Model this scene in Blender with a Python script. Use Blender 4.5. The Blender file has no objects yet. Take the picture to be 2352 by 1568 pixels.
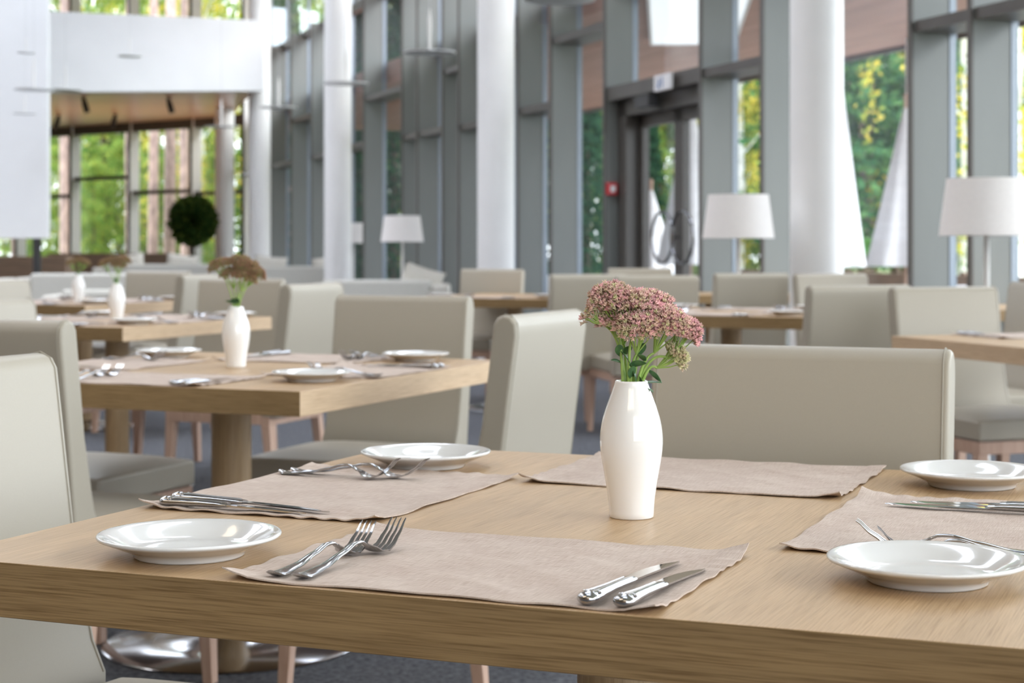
import bpy, math, random
import numpy as np
from mathutils import Vector, Matrix
C = bpy.context.scene
COL = C.collection
PI = math.pi
R = math.radians
rnd = random.Random(7)

# ------------------------------------------------------------------ camera, sky, exposure
cam_d = bpy.data.cameras.new('camera'); cam = bpy.data.objects.new('camera', cam_d); COL.objects.link(cam)
cam.location = (0, 0, 1.08); cam.rotation_euler = (R(90), 0, 0)
cam_d.sensor_width = 36.0; cam_d.lens = 36.0 * 4000 / 2352; cam_d.shift_y = -217 / 2352
cam_d.clip_start = 0.05; cam_d.clip_end = 400
cam_d.dof.use_dof = True; cam_d.dof.focus_distance = 1.95; cam_d.dof.aperture_fstop = 8.8
C.camera = cam
C.view_settings.view_transform = 'Standard'; C.view_settings.look = 'None'
C.view_settings.gamma = 1.0; C.view_settings.use_curve_mapping = False
C.view_settings.exposure = 1.85
C.cycles.use_denoising = True
C.cycles.max_bounces = 12; C.cycles.transparent_max_bounces = 24
C.cycles.diffuse_bounces = 6; C.cycles.glossy_bounces = 4
C.cycles.sample_clamp_indirect = 8.0; C.cycles.caustics_reflective = False; C.cycles.caustics_refractive = False
C.cycles.use_light_tree = True

w = bpy.data.worlds.new('overcast_sky'); C.world = w; w.use_nodes = True
nt = w.node_tree; nt.nodes.clear()
wo = nt.nodes.new('ShaderNodeOutputWorld'); bg = nt.nodes.new('ShaderNodeBackground')
tc = nt.nodes.new('ShaderNodeTexCoord'); sp = nt.nodes.new('ShaderNodeSeparateXYZ'); rp = nt.nodes.new('ShaderNodeValToRGB')
rp.color_ramp.elements[0].position = 0.0; rp.color_ramp.elements[0].color = (0.62, 0.66, 0.70, 1)
rp.color_ramp.elements[1].position = 0.75; rp.color_ramp.elements[1].color = (0.87, 0.95, 1.10, 1)
nt.links.new(tc.outputs['Generated'], sp.inputs[0]); nt.links.new(sp.outputs['Z'], rp.inputs[0])
nt.links.new(rp.outputs[0], bg.inputs[0]); nt.links.new(bg.outputs[0], wo.inputs[0])
bg.inputs[1].default_value = 2.15

sd = bpy.data.lights.new('soft_sun', 'SUN'); so = bpy.data.objects.new('soft_sun', sd); COL.objects.link(so)
sd.energy = 1.05; sd.angle = R(35); sd.color = (1.0, 0.96, 0.9)
so.rotation_euler = Vector((-0.80, 0.36, -0.62)).to_track_quat('-Z', 'Y').to_euler()

for (lx, ly, lw_, lh, le) in [(-5.5, -1.5, 5, 1.2, 34), (-5.5, 6.5, 5, 1.2, 22), (-9, 14, 5, 1.2, 20), (-1, -6.5, 5, 1.2, 34)]:  # warm fill lights added under the unseen ceiling
    ad_ = bpy.data.lights.new('ceiling_fill_light', 'AREA'); ad_.shape = 'RECTANGLE'; ad_.size = lw_; ad_.size_y = lh; ad_.energy = le; ad_.color = (1, .80, .58)
    ao = bpy.data.objects.new('ceiling_fill_light', ad_); COL.objects.link(ao); ao.location = (lx, ly, 6.9)

# ------------------------------------------------------------------ geometry of the picture's ground plane
TH = R(-22.4)                                   # yaw of the dining tables
D1 = Vector((math.sin(-TH), math.cos(TH), 0))   # along the tables' depth
D2 = Vector((math.cos(TH), math.sin(TH), 0))    # along the tables' width
WA = math.atan2(0.3436, 1.0)                    # yaw of the window wall
WD = Vector((-math.sin(WA), math.cos(WA), 0)); WN = Vector((math.cos(WA), math.sin(WA), 0))
def wall_pt(Z): return Vector((6.354 - 0.3436 * Z, Z, 0))

# ------------------------------------------------------------------ materials
def mat(name, color, rough=0.5, metal=0.0, spec=0.5, **k):
    m = bpy.data.materials.new(name); m.use_nodes = True
    b = m.node_tree.nodes['Principled BSDF']
    b.inputs['Base Color'].default_value = (*color, 1); b.inputs['Roughness'].default_value = rough
    b.inputs['Metallic'].default_value = metal; b.inputs['Specular IOR Level'].default_value = spec
    for q, v in k.items():
        b.inputs[q.replace('_', ' ')].default_value = v
    return m
def N(m, t): return m.node_tree.nodes.new(t)
def LK(m, a, b): m.node_tree.links.new(a, b)
def noise_mix(m, c1, c2, scale=(5, 5, 5), nscale=1.0, detail=4, lo=0.3, hi=0.7, coord='Object', bump=0.0, bdist=0.001, nrough=0.5, rot=(0,0,0)):
    b = m.node_tree.nodes['Principled BSDF']
    t = N(m, 'ShaderNodeTexCoord'); mp = N(m, 'ShaderNodeMapping'); mp.inputs['Scale'].default_value = scale; mp.inputs['Rotation'].default_value = rot
    nz = N(m, 'ShaderNodeTexNoise'); nz.inputs['Scale'].default_value = nscale; nz.inputs['Detail'].default_value = detail; nz.inputs['Roughness'].default_value = nrough
    r = N(m, 'ShaderNodeValToRGB'); r.color_ramp.elements[0].position = lo; r.color_ramp.elements[1].position = hi
    r.color_ramp.elements[0].color = (*c1, 1); r.color_ramp.elements[1].color = (*c2, 1)
    LK(m, t.outputs[coord], mp.inputs[0]); LK(m, mp.outputs[0], nz.inputs[0]); LK(m, nz.outputs[0], r.inputs[0]); LK(m, r.outputs[0], b.inputs['Base Color'])
    if bump:
        bp = N(m, 'ShaderNodeBump'); bp.inputs['Strength'].default_value = bump; bp.inputs['Distance'].default_value = bdist
        LK(m, nz.outputs[0], bp.inputs['Height']); LK(m, bp.outputs[0], b.inputs['Normal'])
    return m, r, nz

def oak(name, axis, c1, c2, rough=0.42):
    sc = {'y': (520, 11, 520), 'x': (10, 520, 520), 'z': (300, 300, 8)}[axis]
    m = mat(name, c1, rough, spec=0.45)
    _, r, nz = noise_mix(m, c1, c2, sc, 1.0, 3, 0.30, 0.58, bump=0.15, bdist=0.0006, nrough=0.6)
    b = m.node_tree.nodes['Principled BSDF']
    t = N(m, 'ShaderNodeTexCoord'); mp = N(m, 'ShaderNodeMapping')
    mp.inputs['Scale'].default_value = {'y': (22, 0.9, 22), 'x': (0.9, 40, 40), 'z': (12, 12, .7)}[axis]
    n2 = N(m, 'ShaderNodeTexNoise'); n2.inputs['Scale'].default_value = 1.0; n2.inputs['Detail'].default_value = 3
    r2 = N(m, 'ShaderNodeValToRGB'); r2.color_ramp.elements[0].position = .3; r2.color_ramp.elements[1].position = .7
    r2.color_ramp.elements[0].color = (.88, .88, .88, 1); r2.color_ramp.elements[1].color = (1.06, 1.06, 1.06, 1)
    mx = N(m, 'ShaderNodeMix'); mx.data_type = 'RGBA'; mx.blend_type = 'MULTIPLY'; mx.inputs['Factor'].default_value = 1
    LK(m, t.outputs['Object'], mp.inputs[0]); LK(m, mp.outputs[0], n2.inputs[0]); LK(m, n2.outputs[0], r2.inputs[0])
    LK(m, r.outputs[0], mx.inputs[6]); LK(m, r2.outputs[0], mx.inputs[7]); LK(m, mx.outputs[2], b.inputs['Base Color'])
    return m

M = {}
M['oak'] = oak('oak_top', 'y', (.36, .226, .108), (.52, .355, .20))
M['oak_edge'] = oak('oak_edge', 'x', (.16, .094, .036), (.30, .196, .09), .5)  # shaded copy of the oak: front and back edges darkened in the colour
M['oak_edge_lit'] = oak('oak_side_lit', 'y', (.46, .31, .18), (.66, .485, .315), .5)  # lit copy of the oak: side edges lightened in the colour
M['oak_post'] = oak('oak_post', 'z', (.34, .22, .11), (.46, .315, .17), .45)
M['beech'] = mat('pale_beech', (.50, .33, .245), .5); noise_mix(M['beech'], (.44, .285, .205), (.56, .385, .30), (60, 60, 6), 1.0)
def leather(name, c):
    m = mat(name, c, .42, spec=.45)
    noise_mix(m, tuple(x * .96 for x in c), c, (1, 1, 1), 700, 2, .3, .7, bump=.12, bdist=.0004)
    return m
M['leather'] = leather('cream_leather', (.39, .352, .283))
M['seam'] = mat('leather_seam', (.33, .30, .24), .6)
M['vase'] = mat('white_porcelain', (.88, .87, .85), .10, spec=.6, Coat_Weight=.5, Coat_Roughness=.03)
M['china'] = mat('white_china', (.68, .68, .665), .12, spec=.6, Coat_Weight=.5, Coat_Roughness=.03)
M['steel'] = mat('polished_steel', (.47, .47, .48), .15, 1.0)
M['blade'] = mat('mirror_blade', (.60, .60, .61), .05, 1.0)
M['base_steel'] = mat('base_plate_steel', (.58, .58, .60), .16, 1.0)
M['white_paint'] = mat('white_paint', (.80, .81, .83), .6)
noise_mix(M['white_paint'], (.74, .75, .765), (.78, .79, .805), (1, 1, 1), 2.0)
M['column'] = mat('column_paint', (.80, .80, .80), .45); noise_mix(M['column'], (.84, .84, .84), (.88, .88, .88), (1, 1, 1), 3.0)
M['fin'] = mat('grey_metal_fin', (.33, .35, .345), .42, .0, .5); noise_mix(M['fin'], (.17, .182, .175), (.20, .213, .205), (2, 2, .6), 1.0)
M['cap'] = mat('dark_frame_metal', (.075, .068, .062), .4); noise_mix(M['cap'], (.07, .062, .056), (.085, .078, .07), (2, 2, 1), 2)
M['glazing_bead'] = mat('blue_grey_bead', (.34, .40, .47), .35); noise_mix(M['glazing_bead'], (.24, .29, .35), (.28, .33, .39), (3, 3, 1), 2)
M['shade'] = mat('lamp_shade_fabric', (.82, .79, .77), .8, Subsurface_Weight=0.0); noise_mix(M['shade'], (.80, .77, .75), (.84, .81, .79), (1, 1, 1), 60)
M['lamp_white'] = mat('lamp_white_metal', (.74, .73, .71), .4)
M['disc'] = mat('pendant_disc', (.55, .56, .57), .3, .4)
M['carpet'] = mat('grey_carpet', (.15, .155, .17), .95, spec=.1)
noise_mix(M['carpet'], (.035, .038, .046), (.20, .203, .22), (6, 6, 6), 9.0, 8, .36, .66, bump=.6, bdist=.004, nrough=.75)
M['wood_panel'] = mat('brown_wood_panel', (.25, .15, .09), .5); noise_mix(M['wood_panel'], (.16, .105, .07), (.28, .185, .125), (2, 2, 40), 1.0)
M['sofa'] = mat('sofa_fabric', (.52, .52, .48), .85, spec=.2); noise_mix(M['sofa'], (.58, .57, .52), (.64, .63, .58), (1, 1, 1), 40)
M['pillow'] = mat('pillow_fabric', (.66, .64, .58), .85, spec=.2); noise_mix(M['pillow'], (.63, .61, .55), (.69, .67, .61), (1, 1, 1), 40)
M['red'] = mat('alarm_red', (.55, .03, .04), .4); M['white_plastic'] = mat('white_plastic', (.8, .8, .82), .4)
M['blue_sign'] = mat('sign_blue', (.15, .26, .50), .5)
M['ring'] = mat('brushed_dark_steel', (.22, .22, .23), .25, 1.0)
M['black'] = mat('black_metal', (.03, .03, .032), .5)
M['canopy'] = mat('canvas_white', (.80, .81, .84), .8); noise_mix(M['canopy'], (.76, .77, .80), (.84, .85, .88), (1, 1, 8), 3)
M['stem'] = mat('sedum_stem', (.30, .46, .10), .5, spec=.35); noise_mix(M['stem'], (.24, .40, .07), (.38, .52, .15), (60, 60, 60), 1.0)
M['sleaf'] = mat('sedum_leaf', (.05, .13, .045), .42, spec=.5); noise_mix(M['sleaf'], (.035, .10, .04), (.09, .20, .07), (150, 150, 60), 1.0)
def vcol_mat(name, rough=.6):
    m = mat(name, (.5, .5, .5), rough, spec=.3)
    a = N(m, 'ShaderNodeAttribute'); a.attribute_name = 'col'
    LK(m, a.outputs['Color'], m.node_tree.nodes['Principled BSDF'].inputs['Base Color'])
    return m
M['floret'] = vcol_mat('sedum_floret')
def leafmat(name):
    m = bpy.data.materials.new(name); m.use_nodes = True; t = m.node_tree; t.nodes.clear()
    o = N(m, 'ShaderNodeOutputMaterial'); a = N(m, 'ShaderNodeAttribute'); a.attribute_name = 'col'
    d = N(m, 'ShaderNodeBsdfDiffuse'); tr = N(m, 'ShaderNodeBsdfTranslucent'); mx = N(m, 'ShaderNodeMixShader'); mx.inputs[0].default_value = .45
    LK(m, a.outputs['Color'], d.inputs[0]); LK(m, a.outputs['Color'], tr.inputs[0])
    LK(m, d.outputs[0], mx.inputs[1]); LK(m, tr.outputs[0], mx.inputs[2]); LK(m, mx.outputs[0], o.inputs[0])
    return m
M['leaf'] = leafmat('tree_leaves')
M['bark_pine'] = mat('pine_bark', (.45, .30, .23), .9); noise_mix(M['bark_pine'], (.24, .17, .16), (.68, .47, .40), (7, 7, 2.2), 1.5)
M['bark_birch'] = mat('birch_bark', (.75, .74, .70), .8); noise_mix(M['bark_birch'], (.25, .24, .22), (.82, .81, .78), (4, 4, 9), 1.0, lo=.32, hi=.42)
M['bark_dark'] = mat('dark_bark', (.12, .09, .07), .9); noise_mix(M['bark_dark'], (.08, .06, .045), (.16, .12, .09), (6, 6, 2), 2)
M['grass'] = mat('grass_ground', (.16, .25, .05), .95); noise_mix(M['grass'], (.10, .13, .05), (.22, .23, .09), (1, 1, 1), 1.2)
M['deck'] = mat('terrace_deck', (.36, .34, .32), .8); noise_mix(M['deck'], (.30, .28, .26), (.42, .40, .38), (1, 12, 1), 1.2)
M['dark_ceiling'] = mat('ceiling_paint', (.72, .70, .67), .8); noise_mix(M['dark_ceiling'], (.70, .68, .65), (.74, .72, .69), (1, 1, 1), 2)
M['back_wall'] = mat('warm_wall', (.36, .30, .24), .8); noise_mix(M['back_wall'], (.40, .29, .19), (.46, .34, .23), (1, 1, 1), 2)
# glass: a thin pane, mostly clear with a soft sheen
def glassmat():
    m = bpy.data.materials.new('window_glass'); m.use_nodes = True; t = m.node_tree; t.nodes.clear()
    o = N(m, 'ShaderNodeOutputMaterial'); tr = N(m, 'ShaderNodeBsdfTransparent'); g = N(m, 'ShaderNodeBsdfGlossy')
    tr.inputs[0].default_value = (.955, .965, .965, 1); g.inputs['Roughness'].default_value = .02; g.inputs[0].default_value = (.9, .95, 1, 1)
    f = N(m, 'ShaderNodeLayerWeight'); f.inputs[0].default_value = .5
    pw = N(m, 'ShaderNodeMath'); pw.operation = 'POWER'; pw.inputs[1].default_value = 4.0; LK(m, f.outputs['Facing'], pw.inputs[0])
    ml = N(m, 'ShaderNodeMath'); ml.operation = 'MULTIPLY_ADD'; ml.inputs[1].default_value = .45; ml.inputs[2].default_value = .03; LK(m, pw.outputs[0], ml.inputs[0])
    mx = N(m, 'ShaderNodeMixShader'); LK(m, ml.outputs[0], mx.inputs[0]); LK(m, tr.outputs[0], mx.inputs[1]); LK(m, g.outputs[0], mx.inputs[2]); LK(m, mx.outputs[0], o.inputs[0])
    return m
M['glass'] = glassmat()
# linen
def linen():
    m = mat('linen', (.60, .50, .44), .9, spec=.15)
    b = m.node_tree.nodes['Principled BSDF']
    t = N(m, 'ShaderNodeTexCoord'); outs = []
    for sc in ((900, 40, 1), (40, 900, 1)):
        mp = N(m, 'ShaderNodeMapping'); mp.inputs['Scale'].default_value = sc
        nz = N(m, 'ShaderNodeTexNoise'); nz.inputs['Scale'].default_value = 1; nz.inputs['Detail'].default_value = 3
        LK(m, t.outputs['Object'], mp.inputs[0]); LK(m, mp.outputs[0], nz.inputs[0]); outs.append(nz)
    ad = N(m, 'ShaderNodeMath'); ad.operation = 'ADD'; LK(m, outs[0].outputs[0], ad.inputs[0]); LK(m, outs[1].outputs[0], ad.inputs[1])
    ml = N(m, 'ShaderNodeMath'); ml.operation = 'MULTIPLY'; ml.inputs[1].default_value = .5; LK(m, ad.outputs[0], ml.inputs[0])
    r = N(m, 'ShaderNodeValToRGB'); r.color_ramp.elements[0].position = .38; r.color_ramp.elements[1].position = .62
    r.color_ramp.elements[0].color = (.43, .345, .285, 1); r.color_ramp.elements[1].color = (.61, .52, .455, 1)
    n3 = N(m, 'ShaderNodeTexNoise'); n3.inputs['Scale'].default_value = 14; n3.inputs['Detail'].default_value = 4; LK(m, t.outputs['Object'], n3.inputs[0])
    r3 = N(m, 'ShaderNodeValToRGB'); r3.color_ramp.elements[0].position = .35; r3.color_ramp.elements[1].position = .65
    r3.color_ramp.elements[0].color = (.93, .90, .89, 1); r3.color_ramp.elements[1].color = (1.03, 1.03, 1.03, 1); LK(m, n3.outputs[0], r3.inputs[0])
    mx = N(m, 'ShaderNodeMix'); mx.data_type = 'RGBA'; mx.blend_type = 'MULTIPLY'; mx.inputs['Factor'].default_value = 1
    LK(m, ml.outputs[0], r.inputs[0]); LK(m, r.outputs[0], mx.inputs[6]); LK(m, r3.outputs[0], mx.inputs[7]); LK(m, mx.outputs[2], b.inputs['Base Color'])
    bp = N(m, 'ShaderNodeBump'); bp.inputs['Strength'].default_value = .35; bp.inputs['Distance'].default_value = .0005
    LK(m, ml.outputs[0], bp.inputs['Height']); LK(m, bp.outputs[0], b.inputs['Normal'])
    return m
M['linen'] = linen()

# ------------------------------------------------------------------ mesh helpers
class MB:
    def __init__(s): s.v = []; s.f = []; s.fm = []; s.c = None
    def add(s, vs, fs, mi=0):
        o = len(s.v); s.v += [tuple(p) for p in vs]; s.f += [tuple(i + o for i in q) for q in fs]; s.fm += [mi] * len(fs); return s
    def box(s, a, b, mi=0):
        x0, y0, z0 = a; x1, y1, z1 = b
        vs = [(x0, y0, z0), (x1, y0, z0), (x1, y1, z0), (x0, y1, z0), (x0, y0, z1), (x1, y0, z1), (x1, y1, z1), (x0, y1, z1)]
        return s.add(vs, [(0, 3, 2, 1), (4, 5, 6, 7), (0, 1, 5, 4), (1, 2, 6, 5), (2, 3, 7, 6), (3, 0, 4, 7)], mi)
    def lathe(s, prof, n=48, mi=0, c=(0, 0)):
        o = []; vs = []
        for (r, z) in prof:
            for k in range(n):
                a = 2 * PI * k / n; vs.append((c[0] + r * math.cos(a), c[1] + r * math.sin(a), z))
        fs = []
        for i in range(len(prof) - 1):
            for k in range(n):
                k2 = (k + 1) % n
                fs.append((i * n + k, i * n + k2, (i + 1) * n + k2, (i + 1) * n + k))
        if prof[0][0] > 1e-6: fs.append(tuple(range(n - 1, -1, -1)))
        if prof[-1][0] > 1e-6: fs.append(tuple((len(prof) - 1) * n + k for k in range(n)))
        return s.add(vs, fs, mi)
    def loft(s, rings, closed=True, caps=True, mi=0):
        n = len(rings[0]); vs = [p for r in rings for p in r]; fs = []
        for i in range(len(rings) - 1):
            for k in range(n if closed else n - 1):
                k2 = (k + 1) % n
                fs.append((i * n + k, i * n + k2, (i + 1) * n + k2, (i + 1) * n + k))
        if caps: fs.append(tuple(range(n - 1, -1, -1))); fs.append(tuple((len(rings) - 1) * n + k for k in range(n)))
        return s.add(vs, fs, mi)
    def tube(s, pts, rad, n=8, mi=0):
        pts = [Vector(p) for p in pts]; rings = []
        if not hasattr(rad, '__len__'): rad = [rad] * len(pts)
        up = Vector((0, 0, 1)); ref = None
        for i, p in enumerate(pts):
            t = (pts[min(i + 1, len(pts) - 1)] - pts[max(i - 1, 0)]).normalized()
            if ref is None:
                ref = t.cross(up) if abs(t.dot(up)) < .95 else t.cross(Vector((1, 0, 0)))
            u = (ref - t * ref.dot(t)).normalized(); ref = u; v = t.cross(u)
            rings.append([p + (u * math.cos(2 * PI * k / n) + v * math.sin(2 * PI * k / n)) * rad[i] for k in range(n)])
        return s.loft(rings, mi=mi)
    def prism(s, prof, x0, x1, mi=0):            # profile of (y,z) run along x
        n = len(prof)
        vs = [(x0, y, z) for y, z in prof] + [(x1, y, z) for y, z in prof]
        fs = [tuple(range(n)), tuple(range(2 * n - 1, n - 1, -1))] + [(k, k + n, (k + 1) % n + n, (k + 1) % n) for k in range(n)]
        return s.add(vs, fs, mi)
    def build(s, name, mats, parent=None, smooth=False, bevel=0, seg=2, autos=None):
        me = bpy.data.meshes.new(name); me.from_pydata(s.v, [], s.f)
        if not isinstance(mats, (list, tuple)): mats = [mats]
        for m in mats: me.materials.append(m)
        if len(mats) > 1: me.polygons.foreach_set('material_index', s.fm)
        import bmesh
        b = bmesh.new(); b.from_mesh(me); bmesh.ops.recalc_face_normals(b, faces=b.faces)
        if smooth and bevel == 0:
            ang = autos if autos else R(40)
            for e in b.edges:
                if len(e.link_faces) == 2 and e.calc_face_angle(0) > ang: e.smooth = False
        b.to_mesh(me); b.free()
        if smooth or bevel: me.polygons.foreach_set('use_smooth', [True] * len(me.polygons))
        if s.c is not None:
            at = me.color_attributes.new('col', 'FLOAT_COLOR', 'POINT'); at.data.foreach_set('color', [q for c in s.c for q in c])
        o = bpy.data.objects.new(name, me); COL.objects.link(o)
        if parent is not None: o.parent = parent
        if bevel:
            md = o.modifiers.new('bevel', 'BEVEL'); md.width = bevel; md.segments = seg; md.limit_method = 'ANGLE'; md.angle_limit = R(35); md.harden_normals = True
        return o
def tag(o, label=None, cat=None, group=None, kind=None):
    if label: o['label'] = label
    if cat: o['category'] = cat
    if group: o['group'] = group
    if kind: o['kind'] = kind
    return o
def thing(name, label, cat, loc=(0, 0, 0), rz=0, group=None):
    o = bpy.data.objects.new(name, None); COL.objects.link(o); o.empty_display_size = .1
    o.location = loc; o.rotation_euler = (0, 0, rz); return tag(o, label, cat, group)
def struct(name, mb, m, **k):
    o = mb.build(name, m, **k); o['kind'] = 'structure'; return o
def copy_tree(o, parent=None, top=True):
    c = o.copy(); COL.objects.link(c); c.parent = parent
    for ch in list(o.children): copy_tree(ch, c)
    return c
class Proto:
    """first use hands out the original, later uses copy it with its parts"""
    def __init__(s, fn): s.fn = fn; s.o = None
    def put(s, loc, rz, label, group=None, scale=None, rot=None):
        if s.o is None: s.o = s.fn(); o = s.o
        else:
            o = copy_tree(s.o)
            if 'group' in o: del o['group']
        o.location = loc; o.rotation_euler = rot if rot else (0, 0, rz)
        o.scale = (scale,) * 3 if scale else (1, 1, 1)
        o['label'] = label
        if group: o['group'] = group
        return o

# ------------------------------------------------------------------ the room
mb = MB(); mb.box((-16, -5, -.12), (9, 45, 0)); 
# floor follows the two glass walls
fl = MB(); poly = [(-16, -10), (9.79, -10), (-4.77, 32.38), (-16, 41.25)]
fl.add([(x, y, 0) for x, y in poly] + [(x, y, -.15) for x, y in poly], [(0, 1, 2, 3), (7, 6, 5, 4), (0, 4, 5, 1), (1, 5, 6, 2), (2, 6, 7, 3), (3, 7, 4, 0)])
struct('floor', fl, M['carpet'])
b = MB(); b.box((-16.2, -10.2, -.2), (-16, 41, 7.2)); struct('wall_left', b, M['back_wall'])
b = MB(); b.box((-16.2, -10.2, -.2), (1, -10, 7.2)); struct('wall_back', b, M['back_wall'])
b = MB()
for k in range(5): b.box((1 + k * 2.15, -10.1, 0), (1.08 + k * 2.15, -10, 7.0))
b.box((1, -10.1, 2.4), (9.8, -10.0, 2.48)); b.box((1, -10.1, 4.4), (9.8, -10.0, 4.5)); struct('window_90', b, M['cap'])  # bars of rear glazing, added out of view to admit fill light
# unseen ceiling; rows of openings added to let daylight in from above
b = MB(); xs = [-16.2, -12, -9.5, -6.5, -4, -1.2, 1.4, 4.2, 10.2]; ys = [-10.2, -9.9, -9.8, 2.0, 3.0, 6.0, 7.2, 10.2, 12.6, 14.0, 17.4, 19, 23.15, 31, 41.5]
for i in range(len(xs) - 1):
    for j in range(len(ys) - 1):
        hole = (i % 2 == 1) and (j % 2 == 1) and j < 12 and i < 7
        if hole and xs[i + 1] < 6.354 - .3436 * ys[j + 1] - .4: continue
        x0, x1, y0, y1 = xs[i], xs[i + 1], ys[j], ys[j + 1]
        if x0 > 6.354 - .3436 * y0 + .4: continue
        b.box((x0, y0, 7.0), (x1, y1, 7.15))
struct('ceiling', b, M['dark_ceiling'])

# -------- window wall of deep grey fins
FZ = [-9.9, -8.3, -6.7, -5.4, -4.2, -2.4, -.6, 1.2, 2.6, 4.4, 5.6, 7.2, 8.2, 9.2, 10.1, 10.70, 12.555, 13.53, 15.40, 16.69, 17.6, 18.5, 19.5, 20.1, 21.1, 21.75, 23.6, 25.3, 26.7, 28.1, 29.7, 31.0, 32.3]
TR = {10.1: 2.42, 10.70: 2.42, 12.555: 2.42, 13.53: 2.42, 15.40: 3.04, 16.69: 2.44, 17.6: 3.1, 18.5: 2.41, 19.5: 3.09, 20.1: 2.44, 21.1: 2.44, 21.75: 3.07, 23.6: 2.48, 25.3: 2.45, 26.7: 3.1, 28.1: 2.45, 29.7: 2.4}
HF = 4.5; HT = 7.0
nwin = 0
for i in range(len(FZ) - 1):
    z0, z1 = FZ[i], FZ[i + 1]; L = (z1 - z0) / math.cos(WA); nwin += 1
    door = abs(z0 - 13.53) < .01
    e = bpy.data.objects.new('window_%d' % nwin, None); COL.objects.link(e); e['kind'] = 'structure'
    e.location = wall_pt(z0); e.rotation_euler = (0, 0, WA)
    b = MB(); b.box((-.262, -.015, 0), (0, .015, HF), 0); b.box((-.272, -.022, 0), (-.255, .022, HF), 1); b.build('fin', [M['fin'], M['cap']], e)
    b = MB(); b.box((0, -.02, 0), (.05, .02, HT)); b.build('mullion', M['glazing_bead'], e)
    if not door:
        t = TR.get(z0, 2.42)
        b = MB()
        if abs(z0 - 10.70) > .01: b.box((-.25, .03, t - .035), (.05, L - .03, t + .035))
        b.box((-.02, .03, 0), (.05, L - .03, .09)); b.box((-.06, .03, HF - .06), (.05, L - .03, HF + .06)); b.build('transom', M['cap'], e)
        b = MB(); b.box((.012, .03, .09), (.020, L - .03, HT)); b.build('glass_pane', M['glass'], e)
    else:
        t = 2.42
        b = MB(); b.box((-.25, .03, t - .06), (.05, L - .03, t + .06)); b.box((-.06, .03, HF - .06), (.05, L - .03, HF + .06)); b.build('transom', M['cap'], e)
        b = MB(); b.box((.012, .03, t + .06), (.020, L - .03, HT)); b.build('glass_pane', M['glass'], e)
    b = MB(); b.box((-.08, .03, HT - .1), (.06, L - .03, HT)); b.build('head_frame', M['cap'], e)
# double glass door between two fins
e = bpy.data.objects.new('door_1', None); COL.objects.link(e); e['kind'] = 'structure'
e.location = wall_pt(13.53); e.rotation_euler = (0, 0, WA); L = 1.87 / math.cos(WA)
b = MB(); b.box((-.15, .03, 0), (.05, .09, 2.36)); b.box((-.15, L - .22, 0), (.05, L - .03, 2.36)); b.box((-.15, .03, 2.22), (.05, L - .03, 2.36)); b.build('door_frame', M['cap'], e)
lw = (L - .06 - .19 - .06) / 2
for k in (0, 1):
    y0 = .09 + k * lw
    b = MB(); b.box((-.03, y0, .02), (.03, y0 + .09, 2.22)); b.box((-.03, y0 + lw - .09, .02), (.03, y0 + lw - .005, 2.22)); b.box((-.03, y0, .02), (.03, y0 + lw - .005, .14)); b.box((-.03, y0, 2.12), (.03, y0 + lw - .005, 2.22))
    lf = b.build('door_leaf', M['cap'], e)
    b = MB(); b.box((-.004, y0 + .09, .14), (.004, y0 + lw - .09, 2.12)); b.build('glass_pane', M['glass'], lf)
    b = MB(); cy = y0 + (lw - .20 if k == 0 else .20)
    for sx in (-.09,):
        b.tube([(sx, cy + .215 * math.cos(a * PI / 16), 1.16 + .215 * math.sin(a * PI / 16)) for a in range(33)], .013, 8)
        b.tube([(sx, cy - .2 if k else cy + .2, 1.16), (-.03, cy - .2 if k else cy + .2, 1.16)], .01, 6)
    b.build('ring_handle', M['ring'], lf, smooth=True)
b = MB(); b.box((-.29, .95, 2.24), (-.20, 1.25, 2.34)); b.build('door_closer', M['black'], e)
# exit sign with running figure, above the door
t = thing('exit_sign', 'small white and blue pictogram sign on the lintel of the glass door', 'sign', wall_pt(13.53) + WD * .62 + WN * -.29 + Vector((0, 0, 2.39)), WA); t.scale = (.8,) * 3
b = MB(); b.box((-.03, -.20, -.06), (0, .20, .10)); b.build('sign_panel', M['white_plastic'], t)
b = MB(); b.box((-.034, -.02, -.035), (-.031, .0, .075)); b.tube([(-.034, .07, .055), (-.034, .068, .053)], .013, 8); b.tube([(-.034, .06, .035), (-.034, .08, .0), (-.034, .06, -.03)], .008, 6); b.tube([(-.034, .08, .0), (-.034, .11, -.03)], .007, 6); b.tube([(-.034, .03, .02), (-.034, .06, .03), (-.034, .09, .015)], .006, 6); b.build('pictogram', M['blue_sign'], t)
# fire alarm on the fin left of the door
t = thing('fire_alarm_box', 'small red alarm box with white centre on grey fin beside the glass door', 'alarm box', wall_pt(15.40) + WN * -.212 + WD * -.016 + Vector((0, 0, 1.59)), WA)
b = MB(); b.box((-.048, -.05, -.055), (.048, 0, .055)); b.build('case', M['red'], t, bevel=.006)
b = MB(); b.box((-.022, -.056, -.028), (.026, -.05, .028)); b.build('push_plate', M['white_plastic'], t)
t = thing('fire_alarm_box', 'tiny red alarm box on the far dark doorway at left end of glass wall', 'alarm box', wall_pt(31.0) + WN * -.10 + WD * -.04 + Vector((0, 0, 1.6)), WA)
b = MB(); b.box((-.055, -.05, -.055), (.055, 0, .055)); b.build('case', M['red'], t, bevel=.006)

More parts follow.
